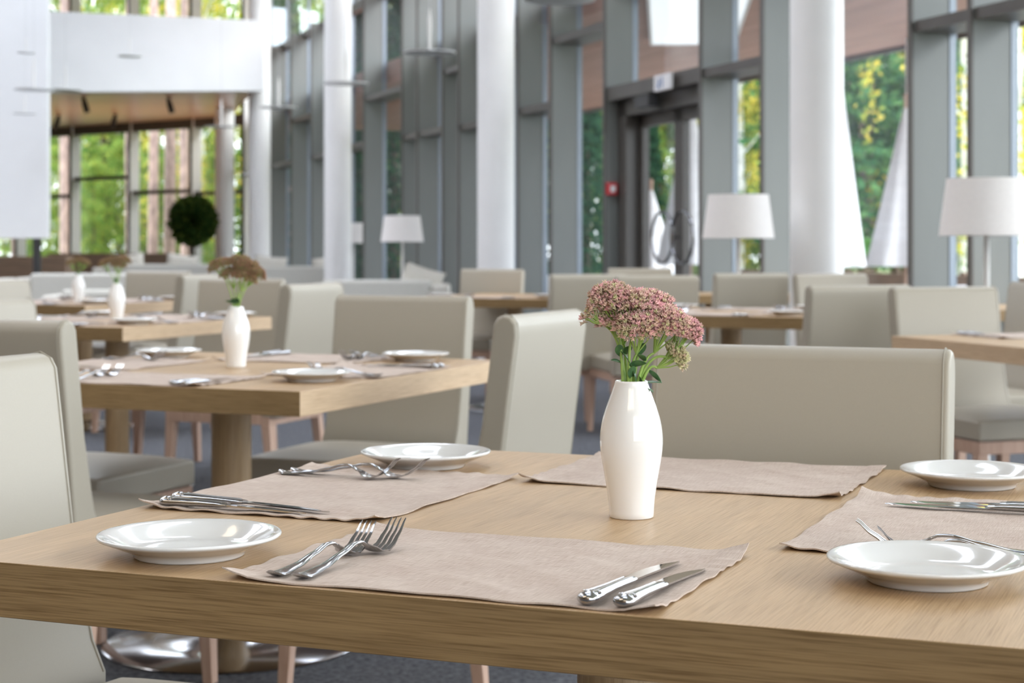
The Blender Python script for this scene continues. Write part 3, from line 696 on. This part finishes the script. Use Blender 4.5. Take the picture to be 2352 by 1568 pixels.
specs = [
 ('leftmost long pink sedum head in the foreground vase', px(1436, 905, .004), px(1428, 790), px(1402, 690, .0), .026, .026, .022, (.15, -.32), 360, 1, .20, [(.55, (.5, -.3, -.5), .02, .006), (.4, (-.6, -.2, .35), .016, .0035)]),
 ('upper middle pink sedum head in the foreground vase', px(1446, 905, -.006), px(1446, 800), px(1452, 706, -.004), .029, .026, .024, (-.1, .0), 400, 2, .10, [(.35, (.8, -.2, .4), .024, .006)]),
 ('pink sedum head at top centre, slightly behind, in the foreground vase', px(1455, 905, .006), px(1468, 800), px(1500, 712, .020), .029, .026, .022, (-.1, .2), 340, 3, .05, [(.5, (.3, -.4, .9), .024, .0058)]),
 ('pink sedum head right of centre, turned toward camera, in the foreground vase', px(1462, 905, -.004), px(1478, 820), px(1532, 745, -.010), .028, .024, .024, (.35, .35), 380, 4, .05, [(.3, (.3, -.3, -.6), .022, .0065), (.6, (-.4, -.5, .6), .020, .005)]),
 ('rightmost rosy sedum head in the foreground vase', px(1466, 905, .004), px(1490, 800), px(1575, 766, .0), .021, .022, .022, (.1, .50), 300, 5, .0, [(.12, (.95, -.2, .35), .028, .0068), (.10, (.7, -.6, -.1), .022, .007)]),
 ('lower middle pink sedum head in the foreground vase', px(1450, 905, -.010), px(1452, 830), px(1468, 752, -.018), .028, .020, .022, (.5, .05), 340, 6, .18, [(.3, (.1, -.3, .9), .022, .006), (.55, (.2, -.4, -.7), .018, .005)]),
 ('small greenish sedum head hanging low at right in the foreground vase', px(1470, 905, .0), px(1492, 830), px(1553, 820, .004), .018, .019, .016, (.1, .95), 150, 7, .70, [(.5, (.6, 0, -.4), .02, .004)]),
 ('small sparse sedum sprig sticking out at left in the foreground vase', px(1440, 905, .008), px(1432, 760, .004), px(1364, 726, .004), .017, .014, .010, (.1, -.75), 40, 8, .28, [(.35, (-.2, -.5, .8), .024, .006)]),
 ('half hidden sedum head at the back left in the foreground vase', px(1443, 905, .010), px(1440, 790, .01), px(1425, 740, .014), .026, .022, .020, (.1, -.2), 260, 9, .25, [(.5, (.3, -.5, .8), .02, .006)]),
]
for s_ in specs:
    lab, foot, bend, top, rx, ry, rz_, tilt, n, seed, gr, lv = s_
    o = make_stem(lab, SG, foot, bend, top, rx, ry, rz_, tilt, n, seed, gr, lv); o.location = V1
def bouquet(loc, rz, where, seeds, sc, spread):
    L_ = ['leftmost', 'upper middle', 'rightmost', 'lower right', 'lower left', 'rear']
    for i, (dx, dz, tx) in enumerate(spread):
        o = make_stem('%s dusty pink sedum in the vase on the %s' % (L_[i], where), 'sedum stems in the %s vase' % where, (dx * .1, 0, .15), (dx * .25, 0, .20), (dx, rnd.uniform(-.012, .012), .165 + dz), .027 * sc, .027 * sc, .024, (.15, tx), 240, seeds + i, .18, [(.3, (rnd.uniform(-1, 1), -.3, .5), .026, .007), (.15, (rnd.uniform(-1, 1), -.5, .3), .024, .007)], fs_=.0046)
        o.location = loc; o.rotation_euler = (0, 0, rz)
vase.put((-.758, 4.783, TZ), 0, 'white porcelain vase on the second table', 'white porcelain vases')
bouquet((-.758, 4.783, TZ), 0, 'second table', 20, 1.25, [(-.042, .112, -.35), (.008, .120, .0), (.050, .092, .5), (.026, .080, .3), (-.012, .088, -.1), (.030, .110, .2)])
vase.put((-1.773, 7.811, TZ), 0, 'white porcelain vase on the third table', 'white porcelain vases')
bouquet((-1.773, 7.811, TZ), 0, 'third table', 30, 1.2, [(-.052, .090, -.3), (-.01, .100, .0), (.032, .102, .3), (.010, .082, .1)])
vase.put((-2.548, 10.233, TZ), 0, 'white porcelain vase on the fourth table, farthest left', 'white porcelain vases')
bouquet((-2.548, 10.233, TZ), 0, 'fourth table', 40, 1.2, [(-.038, .070, -.2), (.002, .085, 0), (.036, .072, .3)])

# ------------------------------------------------------------------ floor lamps
def make_lamp():
    t = thing('floor_lamp', '', 'lamp')
    b = MB(); b.lathe([(0, 0), (.15, 0), (.15, .018), (.03, .03), (0, .03)], 40); b.build('base', M['lamp_white'], t, smooth=True)
    b = MB(); b.lathe([(.014, .03), (.014, 1.22)], 20); b.build('pole', M['lamp_white'], t, smooth=True)
    b = MB(); b.lathe([(.226, 1.135), (.190, 1.41), (.187, 1.41), (.223, 1.135), (.226, 1.135)], 64); b.build('lamp_shade', M['shade'], t, smooth=True)
    b = MB()
    for a in (0, 2.09, 4.19): b.tube([(0, 0, 1.22), (.205 * math.cos(a), .205 * math.sin(a), 1.28)], .003, 6)
    b.lathe([(.014, 1.2), (.03, 1.24), (.035, 1.30), (0, 1.33)], 16); b.build('shade_holder', M['lamp_white'], t)
    return t
lamp = Proto(make_lamp); GL = 'white drum floor lamps'
lamp.put((2.29, 8.4, 0), 0, 'white floor lamp at right picture edge, nearest of the four', GL)
lamp.put((1.43, 11.0, 0), 0, 'white floor lamp left of the nearest column, beside the glass door', GL)
lamp.put((-1.16, 18.4, 0), 0, 'distant white floor lamp standing clear between the two farther columns', GL)
lamp.put((-2.19, 24.0, 0), 0, 'farthest white floor lamp, half in front of the thin column', GL)
# ------------------------------------------------------------------ pendants
def make_pend():
    t = thing('pendant_lamp', '', 'pendant lamp')
    b = MB(); b.lathe([(0, .0), (.25, .0), (.25, .012), (.02, .022), (0, .022)], 56); b.build('disc', M['disc'], t, smooth=True)
    b = MB(); b.lathe([(.018, .02), (.012, .06), (.017, .22), (.016, .32), (.004, .42), (0, .42)], 20); b.build('stem', M['lamp_white'], t, smooth=True)
    b = MB(); b.lathe([(.0025, .42), (.0025, 1.0)], 8); b.build('cable', M['disc'], t)
    return t
pend = Proto(make_pend); GP = 'flat disc pendant lamps'
for (x, y, Z, wd, lab) in [(987, 122, 16.5, 122, 'largest disc pendant, before dark fins left of the middle column'), (640, 248, 23.5, 86, 'disc pendant just right of the white mezzanine front'), (795, 193, 19.5, 104, 'disc pendant crossing the column behind the farthest lamp'),
        (508, 292, 24.5, 78, 'disc pendant below the mezzanine front, over the thin column'), (298, 130, 24, 55, 'small disc pendant in the middle of the white mezzanine front'), (60, 122, 19, 44, 'small disc pendant, topmost at far left'),
        (78, 207, 19.5, 90, 'wide disc pendant at far left, over the partition edge'), (150, 208, 23, 74, 'pale disc pendant at the lower left corner of the mezzanine front'), (57, 262, 21.3, 54, 'small disc pendant below the wide one at far left'), (1285, 1, 14.5, 165, 'disc pendant cut by the top picture edge right of the middle column')]:
    X = (x - 1176) * Z / 4000; z = 1.08 + (567 - y) * Z / 4000; s_ = wd * Z / 4000 / .5
    o = pend.put((X, Z, z), 0, lab, GP); o.scale = (s_, s_, s_)
# cables run up to the ceiling: lengthen each cable to reach it
for o in [o for o in C.objects if o.type == 'EMPTY' and o.name.startswith('pendant_lamp')]:
    for ch in o.children:
        if ch.name.startswith('cable'):
            s_ = o.scale[0]; zc = (7.0 - o.location.z) / s_
            ch.scale = (1, 1, (zc - .42) / .58); ch.location = (0, 0, .42 - .42 * (zc - .42) / .58)
# spotlights on the timber soffit
def make_spot():
    t = thing('ceiling_spotlight', '', 'spotlight')
    b = MB(); b.box((-.03, -.03, -.03), (.03, .03, 0)); b.build('mount', M['black'], t)
    b = MB(); b.tube([(0, 0, -.02), (.02, 0, -.10), (.06, 0, -.24)], [.03, .05, .05], 16); b.build('lamp_head', M['black'], t, smooth=True)
    return t
spot = Proto(make_spot)
for (x, Z, lab) in [(192, 28.5, 'nearest black spotlight under the timber soffit at left'), (387, 28.6, 'black spotlight under the timber soffit, middle'), (265, 32.0, 'black spotlight under the soffit near the far windows, right of two'), (135, 32.3, 'black spotlight under the soffit near the far windows, left of two')]:
    spot.put(((x - 1176) * Z / 4000, Z, 3.52), (0 if Z < 30 else PI), lab, 'black soffit spotlights')

# unseen warm spots added behind the cabinets to brighten the soffit
for ux in (-9.2, -7.0, -5.4):
    pl_ = bpy.data.lights.new('soffit_fill_spot', 'SPOT'); pl_.energy = 20; pl_.color = (1, .74, .48); pl_.spot_size = R(130); pl_.spot_blend = .8; pl_.shadow_soft_size = .12
    po = bpy.data.objects.new('soffit_fill_spot', pl_); COL.objects.link(po); po.location = (ux, 31.2, .45); po.rotation_euler = (PI, 0, 0)
# ------------------------------------------------------------------ lounge furniture
def sofa(x0, x1, Z, h, label, rz=0, depth=.85, arm=.18):
    W_ = x1 - x0; t = thing('sofa', label, 'sofa', ((x0 + x1) / 2, Z, 0), rz, 'pale lounge sofas'); hw = W_ / 2
    b = MB(); b.box((-hw + arm, 0, .12), (hw - arm, .22, h)); b.build('backrest', M['sofa'], t, bevel=.04, seg=3)
    b = MB(); b.box((-hw + arm, .22, .12), (hw - arm, depth, .30)); b.build('base', M['sofa'], t, bevel=.03)
    b = MB(); b.box((-hw + arm, .22, .30), (hw - arm, depth, .44)); b.build('seat_cushion', M['sofa'], t, bevel=.04, seg=3)
    for s_ in (-1, 1):
        b = MB(); b.box((min(s_ * hw, s_ * (hw - arm)), 0, .12), (max(s_ * hw, s_ * (hw - arm)), depth, h - .05)); b.build('armrest', M['pillow'], t, bevel=.04, seg=3)
        for y in (.06, depth - .06):
            b = MB(); b.box((s_ * (hw - .06) - .025, y - .025, 0), (s_ * (hw - .06) + .025, y + .025, .13)); b.build('foot', M['black'], t)
    return t
def cushion(x, Z, z, w_, h, label, rz=0, tilt=0):
    b = MB(); n = 12; vs = []; fs = []
    for sgn in (1, -1):
        for j in range(n + 1):
            for i in range(n + 1):
                u = i / n * 2 - 1; v = j / n * 2 - 1; k_ = (1 - u ** 4) * (1 - v ** 4)
                px_ = 1 - .08 * (1 - abs(v)); vs.append((u * w_ / 2 * (1 - .07 * (1 - v * v)), sgn * .075 * k_ ** .5, v * h / 2 * (1 - .07 * (1 - u * u))))
    m_ = (n + 1) ** 2
    for j in range(n):
        for i in range(n):
            a = j * (n + 1) + i; fs.append((a, a + 1, a + n + 2, a + n + 1)); fs.append((m_ + a, m_ + a + n + 1, m_ + a + n + 2, m_ + a + 1))
    b.add(vs, fs); o = b.build('cushion', M['pillow'], smooth=True, autos=R(100)); o.location = (x, Z, z); o.rotation_euler = (tilt, R(rz), 0); return tag(o, label, 'cushion', 'sofa cushions')
sofa(-2.15, -.66, 18.0, .74, 'grey-cream sofa seen from behind, right of the bright white chair')
cushion(-.97, 18.36, .66, .44, .44, 'plump pale cushion poking above the right end of the nearest sofa', 18)
sofa(-4.1, -2.45, 25.5, .80, 'distant pale sofa below the thin doorway left of the column')
cushion(-2.7, 25.86, .72, .5, .46, 'white cushion at right end of the distant sofa left of the column', -10)
cushion(-3.6, 25.86, .72, .5, .46, 'white cushion in middle of the distant sofa left of the column', 6)
sofa(-6.4, -4.35, 26.5, .82, 'long pale sofa behind the second flower bunch')
cushion(-5.9, 26.86, .74, .5, .46, 'pale cushion at left end of the long sofa behind the second flowers', -8)
cushion(-5.1, 26.86, .74, .5, .46, 'pale cushion at right end of the long sofa behind the second flowers', 8)
sofa(-6.0, -4.2, 21.0, .76, 'pale sofa behind the two far flower vases')
sofa(-4.2, -2.7, 15.5, .70, 'low grey-cream sofa behind the fourth table')
sofa(-7.6, -6.25, 21.2, .74, 'pale sofa at far left below the white partition')
# brown timber planter walls
b = MB(); b.box((0, 0, 0), (2.05, .45, .97)); o = b.build('timber_sideboard', M['wood_panel'], bevel=.01); o.location = (-7.95, 29.8, 0); tag(o, 'long low brown timber cabinet before the far windows', 'cabinet')
b = MB(); b.box((0, 0, 0), (3.4, .45, .95)); o = b.build('timber_sideboard', M['wood_panel'], bevel=.01); o.location = (-9.6, 24.2, 0); tag(o, 'brown timber cabinet at left edge below the white partition', 'cabinet')
# ball shrub in pot
def ellipsoid_leaves(n, cen, rad, ls, cols, seed, shell=.55):
    r = np.random.RandomState(seed); d = r.normal(size=(n, 3)); d /= np.linalg.norm(d, axis=1)[:, None]
    q = r.uniform(shell, 1, n) ** .6; p = cen + d * q[:, None] * rad
    return p
def leaves_obj(name, pts, ls, cols, seed, parent, droop=0.0):
    r = np.random.RandomState(seed); n = len(pts); a = r.normal(size=(n, 3)); a[:, 2] -= droop; a /= np.linalg.norm(a, axis=1)[:, None]
    c = r.normal(size=(n, 3)); c -= (c * a).sum(1)[:, None] * a; c /= np.linalg.norm(c, axis=1)[:, None]
    s_ = ls * r.uniform(.6, 1.3, n)[:, None]
    v = np.stack([pts - a * s_ * .5, pts + c * s_ * .28, pts + a * s_ * .5, pts - c * s_ * .28], 1).reshape(-1, 3)
    me = bpy.data.meshes.new(name); me.vertices.add(4 * n); me.vertices.foreach_set('co', v.ravel())
    me.loops.add(4 * n); me.loops.foreach_set('vertex_index', np.arange(4 * n)); me.polygons.add(n); me.polygons.foreach_set('loop_start', np.arange(n) * 4)
    try: me.polygons.foreach_set('loop_total', np.full(n, 4))
    except Exception: pass
    me.update(calc_edges=True)
    cols = np.array(cols); ix = r.randint(0, len(cols), n); cc = cols[ix] * r.uniform(.75, 1.2, n)[:, None]
    cc = np.repeat(np.concatenate([cc, np.ones((n, 1))], 1), 4, 0); at = me.color_attributes.new('col', 'FLOAT_COLOR', 'POINT'); at.data.foreach_set('color', cc.ravel())
    me.materials.append(M['leaf']); o = bpy.data.objects.new(name, me); COL.objects.link(o); o.parent = parent; return o
t = thing('topiary_shrub', 'dark green ball-shaped potted shrub before the far windows', 'shrub', (-5.35, 29.2, 0))
leaves_obj('foliage', ellipsoid_leaves(5200, np.array((0, 0, 1.52)), np.array((.41, .41, .43)), .06, None, 5, .02), .10, [(.03, .07, .02), (.05, .10, .025), (.10, .14, .03)], 5, t)
b = MB(); b.tube([(0, 0, .5), (.02, 0, .9), (0, 0, 1.3)], .025, 8); b.build('trunk', M['bark_dark'], t)
b = MB(); b.lathe([(0, 0), (.17, 0), (.22, .5), (.20, .5), (.19, .46), (0, .46)], 32); b.build('pot', M['lamp_white'], t, smooth=True)

# ------------------------------------------------------------------ outside
b = MB(); b.box((-90, -30, -.4), (110, 160, -.18)); struct('ground', b, M['grass'])
def wq(z, out): p = wall_pt(z) + WN * out; return (p.x, p.y)
b = MB(); q = [wq(-5, .1), wq(33, .1), wq(33, 9), wq(-5, 9)]
b.add([(x, y, -.17) for x, y in q] + [(x, y, -.03) for x, y in q], [(0, 1, 2, 3), (7, 6, 5, 4), (0, 4, 5, 1), (1, 5, 6, 2), (2, 6, 7, 3), (3, 7, 4, 0)]); struct('terrace', b, M['deck'])
# timber canopy over the terrace with a glowing stand-in for its bright rooflight
M['canopy_wood'] = mat('canopy_timber', (.38, .23, .17), .6); noise_mix(M['canopy_wood'], (.29, .145, .105), (.46, .245, .185), (18, .8, 8), 1.0)
e = bpy.data.objects.new('canopy_roof', None); COL.objects.link(e); e['kind'] = 'structure'; e.location = wall_pt(11.6); e.rotation_euler = (0, 0, WA)
b = MB(); Lc = 22
b.box((.1, 0, 3.3), (4.3, Lc, 3.6))
b.build('soffit_boards', M['canopy_wood'], e)
b = MB(); b.box((4.3, 0, 3.25), (4.36, Lc, 3.65)); b.build('fascia', M['cap'], e)
for y in (6, 14, 21):
    b = MB(); b.lathe([(.09, -.05), (.09, 3.3)], 24, c=(4.1, y)); b.build('post', M['column'], e, smooth=True)
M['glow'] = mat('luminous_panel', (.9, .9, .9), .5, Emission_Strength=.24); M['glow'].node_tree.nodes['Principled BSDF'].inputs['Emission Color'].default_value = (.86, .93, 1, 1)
t = thing('canopy_skylight_glow', 'large glowing white sheet standing in for a bright skylight under the timber canopy, seen above the glass door', 'skylight stand-in', (1.50, 18.56, 3.24), R(-5))
b = MB(); b.box((0, -3.9, .0), (.85, 0, .02)); b.build('glow_sheet', M['glow'], t)  # emissive sheet stands in for a bright skylight opening
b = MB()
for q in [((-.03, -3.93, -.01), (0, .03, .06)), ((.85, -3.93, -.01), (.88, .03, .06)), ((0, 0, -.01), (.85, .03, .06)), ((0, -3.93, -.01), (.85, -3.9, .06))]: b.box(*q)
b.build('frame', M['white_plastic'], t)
# closed parasols
def parasol(x, y, top, bot, r, label, rz=0):
    t = thing('closed_parasol', label, 'parasol', (x, y, 0), rz, 'closed white parasols on the terrace')
    b = MB(); n = 48; rings = []
    for i in range(9):
        q = i / 8; z = bot + (top - bot) * q; rr = r * (1 - q) ** .95 + .012
        rings.append([(rr * (1 + .10 * math.cos(8 * 2 * PI * k / n) * (1 - q)) * math.cos(2 * PI * k / n), rr * (1 + .10 * math.cos(8 * 2 * PI * k / n) * (1 - q)) * math.sin(2 * PI * k / n), z) for k in range(n)])
    b.loft(rings, caps=False); b.build('canopy', M['canopy'], t, smooth=True)
    b = MB(); b.lathe([(.022, .04), (.022, top + .05), (.03, top + .08), (0, top + .12)], 16); b.build('pole', M['beech'], t, smooth=True)
    b = MB(); b.lathe([(0, -.03), (.28, -.03), (.28, .04), (.04, .08), (0, .08)], 32); b.build('base', M['deck'], t, smooth=True)
parasol(3.20, 17.2, 3.10, .885, .26, 'closed white parasol just right of the nearest column')
parasol(3.98, 17.6, 2.52, .885, .36, 'closed white parasol left of the right-hand fins')
parasol(2.0, 19.5, 2.75, .885, .34, 'closed white parasol behind the right leaf of the glass door')
parasol(1.70, 21.3, 1.8, .75, .30, 'closed white parasol seen low through the ring door handle')
# terrace tables with white cloths, and a timber bench wall
def ctable(x, y, label):
    t = thing('terrace_table', label, 'table', (x, y, 0), WA, 'white-clothed terrace tables')
    b = MB(); b.box((-.4, -.4, .70), (.4, .4, .73)); b.build('tabletop', M['white_plastic'], t)
    b = MB(); b.box((-.41, -.41, .40), (.41, .41, .735)); b.build('tablecloth', M['canopy'], t)
    b = MB(); b.lathe([(.2, -.03), (.03, .02), (.03, .4)], 20); b.build('pedestal', M['cap'], t)
ctable(.98, 18.4, 'white-clothed terrace table outside, left of the glass door')
ctable(1.75, 17.0, 'white-clothed terrace table outside the right door leaf')
ctable(2.1, 15.6, 'white-clothed terrace table outside behind the middle right lamp')
ctable(4.1, 15.2, 'white-clothed terrace table outside beyond the right-hand fins')
ctable(.42, 21.0, 'white-clothed terrace table outside, farthest, left of the door')
e = thing('timber_bench_wall', 'low brown timber wall along the terrace edge', 'low wall', wall_pt(12) + WN * 4.9, WA)
b = MB()
for k in range(5): b.box((0, -9, .0 + k * .155), (.08, 12, .145 + k * .155))
b.build('slat_boards', M['wood_panel'], e)
for y in (-8.9, -4, 1, 6, 11.9):
    b = MB(); b.box((.08, y - .05, -.18), (.16, y + .05, .80)); b.build('post', M['wood_panel'], e)
# outdoor floodlight fixed outside
t = thing('floodlight', 'small white floodlight on an arm outside the glass, right of the door', 'floodlight', wall_pt(13.2) + WN * .08 + Vector((0, 0, 2.62)), WA)
b = MB(); b.tube([(0, 0, 0), (.16, 0, -.02)], .015, 8); b.build('arm', M['white_plastic'], t)
b = MB(); b.tube([(.14, .04, .0), (.24, -.06, -.07)], [.04, .055], 16); b.build('lamp_head', M['white_plastic'], t, smooth=True)
# trees
YEL = [(.70, .56, .08), (.56, .54, .10), (.42, .50, .10), (.78, .62, .14)]
GRN = [(.14, .28, .07), (.20, .36, .09), (.28, .42, .11), (.40, .48, .12)]
PIN = [(.06, .19, .08), (.10, .26, .11), (.16, .33, .12)]
MIX = [(.18, .32, .08), (.38, .46, .10), (.56, .52, .10), (.26, .38, .10)]
def make_tree(kind):
    def fn():
        t = thing({'pine': 'pine_tree', 'birch': 'birch_tree', 'fir': 'fir_tree', 'leafy': 'leafy_tree', 'trunk': 'pine_tree'}[kind], '', 'tree')
        r = np.random.RandomState({'pine': 1, 'birch': 2, 'fir': 3, 'leafy': 4, 'trunk': 6}[kind]); pts = []
        if kind == 'trunk':
            H = 17; b = MB(); b.tube([(0, 0, -.3), (.08, .05, 6), (-.05, 0, 12), (0, 0, 17)], [.15, .125, .10, .03], 12); b.build('trunk', M['bark_pine'], t, smooth=True)
            for k in range(22):
                a = r.uniform(0, 6.28); q = r.uniform(.3, 1.8); c = np.array((q * math.cos(a), q * math.sin(a), r.uniform(11, 17))); pts.append(ellipsoid_leaves(150, c, np.array((.9, .9, .4)), 0, None, r.randint(9999), .1))
            leaves_obj('foliage', np.concatenate(pts), .28, PIN, 3, t)
        elif kind == 'pine':
            b = MB(); b.tube([(0, 0, -.3), (.06, 0, 4), (0, .05, 9), (0, 0, 14)], [.17, .14, .10, .03], 12); b.build('trunk', M['bark_pine'], t, smooth=True)
            for k in range(60):
                z = 1.2 + 12.8 * (k / 60); rr = 2.6 * (1 - z / 17); a = k * 2.4; c = np.array((rr * .7 * math.cos(a), rr * .7 * math.sin(a), z)); pts.append(ellipsoid_leaves(300, c, np.array((rr * .55 + .3, rr * .55 + .3, .35)), 0, None, k, .1))
            leaves_obj('foliage', np.concatenate(pts), .22, PIN + [(.13, .27, .09)], 3, t)
        elif kind == 'fir':
            b = MB(); b.tube([(0, 0, -.3), (0, 0, 9)], [.12, .02], 10); b.build('trunk', M['bark_dark'], t, smooth=True)
            for k in range(70):
                z = .3 + 8.4 * (k / 70); rr = 1.5 * (1 - z / 9.2); a = k * 2.4; c = np.array((rr * .6 * math.cos(a), rr * .6 * math.sin(a), z)); pts.append(ellipsoid_leaves(110, c, np.array((rr * .6 + .1, rr * .6 + .1, .3)), 0, None, k, .1))
            leaves_obj('foliage', np.concatenate(pts), .17, [(.03, .09, .05), (.045, .12, .06)], 3, t)
        elif kind == 'birch':
            b = MB(); b.tube([(0, 0, -.3), (.1, 0, 4), (-.08, .05, 9), (0, 0, 13)], [.12, .10, .07, .02], 10); b.build('trunk', M['bark_birch'], t, smooth=True)
            b = MB()
            for k in range(14):
                z = 3 + k * .65; a = k * 2.4; b.tube([(0, 0, z), (.8 * math.cos(a), .8 * math.sin(a), z + .9), (1.5 * math.cos(a), 1.5 * math.sin(a), z + 1.0)], [.03, .02, .008], 6)
            b.build('branches', M['bark_birch'], t)
            for k in range(75):
                a = r.uniform(0, 6.28); q = r.uniform(.3, 2.3); z = r.uniform(1.6, 13); q *= (1.15 - z / 16); c = np.array((q * math.cos(a), q * math.sin(a), z)); pts.append(ellipsoid_leaves(110, c, np.array((.28, .28, .95)), 0, None, r.randint(9999), .1))
            leaves_obj('foliage', np.concatenate(pts), .13, YEL, 3, t, .5)
        else:
            b = MB(); b.tube([(0, 0, -.3), (.1, 0, 3), (-.1, .05, 7), (0, 0, 11)], [.16, .12, .07, .02], 10); b.build('trunk', M['bark_dark'], t, smooth=True)
            b = MB()
            for k in range(14):
                z = 1.5 + k * .6; a = k * 2.4; b.tube([(0, 0, z), (.9 * math.cos(a), .9 * math.sin(a), z + .8), (1.9 * math.cos(a), 1.9 * math.sin(a), z + 1.1)], [.035, .02, .008], 6)
            b.build('branches', M['bark_dark'], t)
            for k in range(110):
                a = r.uniform(0, 6.28); z = r.uniform(.3, 12.5); q = r.uniform(.2, 3.0) * math.sin(PI * min(.97, (z + 1.5) / 14.5)) ** .6; c = np.array((q * math.cos(a), q * math.sin(a), z)); pts.append(ellipsoid_leaves(120, c, np.array((.6, .6, .6)), 0, None, r.randint(9999), .1))
            leaves_obj('foliage', np.concatenate(pts), .19, GRN + MIX, 3, t, .2)
        return t
    return fn
TP = {k: Proto(make_tree(k)) for k in ('pine', 'birch', 'fir', 'leafy', 'trunk')}
TL = {'pine': 'dense green pine', 'birch': 'yellow-leaved white-trunked birch', 'fir': 'dark green fir', 'leafy': 'yellow-green leafy tree', 'trunk': 'tall bare-trunked pine with pink bark'}
def tree(kind, px_, Z, where, sc=1, i=[0]):
    i[0] += 1
    return TP[kind].put(((px_ - 1176) * Z / 4000, Z, -.18), i[0] * 1.7, '%s %s' % (TL[kind], where), 'trees outside the glass', scale=sc)
for x, Z, s_, wh in [(150, 48, 1, 'outside far windows, leftmost bay'), (303, 46, 1, 'left of the far windows\' second mullion'), (350, 47, 1, 'just right of the far windows\' second mullion'), (388, 44, 1.1, 'in the right bay of far windows, thickest'), (427, 50, 1, 'in right bay of far windows, left of shrub'), (40, 44, 1, 'seen under the white partition'), (660, 50, 1, 'seen through the thin far doorway')]:
    tree('trunk', x, Z, wh, s_)
tree('birch', 458, 52, 'in the right bay of far windows, above the ball shrub', 1)
for x, Z, k, wh in [(60, 62, 'leafy', 'far behind the white partition'), (170, 60, 'leafy', 'filling the left bay of the far windows'), (110, 66, 'birch', 'behind the leftmost far bay'), (240, 57, 'leafy', 'filling the middle bay of the far windows'), (225, 64, 'birch', 'behind the middle far bay'), (330, 66, 'leafy', 'behind the second mullion of the far windows'),
        (400, 58, 'leafy', 'behind the pinkish trunks at far windows'), (470, 62, 'leafy', 'behind the ball shrub'), (300, 72, 'birch', 'deep behind the pinkish trunks'), (430, 74, 'birch', 'deep behind the ball shrub'), (560, 60, 'leafy', 'behind the mezzanine columns'), (680, 56, 'leafy', 'behind the far end of the glass wall'), (800, 54, 'leafy', 'behind the fins right of the farthest lamp'), (930, 50, 'leafy', 'behind the fins above the distant lamp'), (1060, 48, 'leafy', 'behind the fins left of the middle column')]:
    tree(k, x, Z, wh, 1)
for x, Z, s_, wh in [(140, 53, .34, 'low beneath the leftmost bay of far windows'), (215, 52, .30, 'low beneath the middle bay of far windows'), (270, 54, .36, 'low beneath the second mullion of far windows'), (335, 53, .32, 'low behind the pinkish trunks'), (410, 54, .36, 'low behind the ball shrub'), (480, 52, .32, 'low behind the thin column'), (70, 54, .36, 'low under the white partition'), (1650, 36, .3, 'low beside the middle right lamp'), (2010, 36, .22, 'low between the parasols'), (1480, 37, .3, 'low behind the ring door handle'), (10, 53, .3, 'low at left picture edge')]:
    tree('leafy', x, Z, wh, s_)
for x, Z, k, s_, wh in [(822, 40, 'fir', 1, 'outside just right of the farthest column'), (905, 38, 'fir', 1, 'outside behind the distant lamp'), (650, 46, 'fir', 1, 'outside the far doorway'), (1215, 44, 'fir', 1, 'outside right of the middle column'), (1350, 30, 'fir', .55, 'small, outside left of the glass door'), (1500, 33, 'fir', .42, 'small, seen low through the left door leaf'), (1340, 46, 'leafy', 1, 'outside left of the glass door'), (1500, 42, 'leafy', 1, 'outside the left door leaf'), (1590, 44, 'leafy', 1, 'outside the right door leaf'), (1700, 40, 'leafy', .9, 'outside above the middle right lamp'), (1700, 34, 'birch', .7, 'outside behind the middle right lamp'), (1790, 44, 'pine', 1, 'outside left of the nearest column'),
        (1990, 34, 'pine', 1, 'outside between the two parasols'), (1945, 39, 'pine', 1, 'deeper, beside the right parasol'), (2060, 41, 'pine', 1, 'deeper, behind the right parasol'), (1985, 47, 'pine', 1.2, 'deep behind the parasols'), (2085, 34, 'pine', .9, 'nearer, behind the right parasol'), (2210, 32, 'birch', 1, 'outside between the right-hand fins'), (2340, 30, 'birch', 1, 'outside at right picture edge'), (2290, 44, 'pine', 1, 'outside behind the right lamp'), (2420, 38, 'leafy', 1, 'outside beyond the right picture edge'), (2150, 48, 'leafy', 1, 'deep behind the right-hand fins')]:
    tree(k, x, Z, wh, s_)
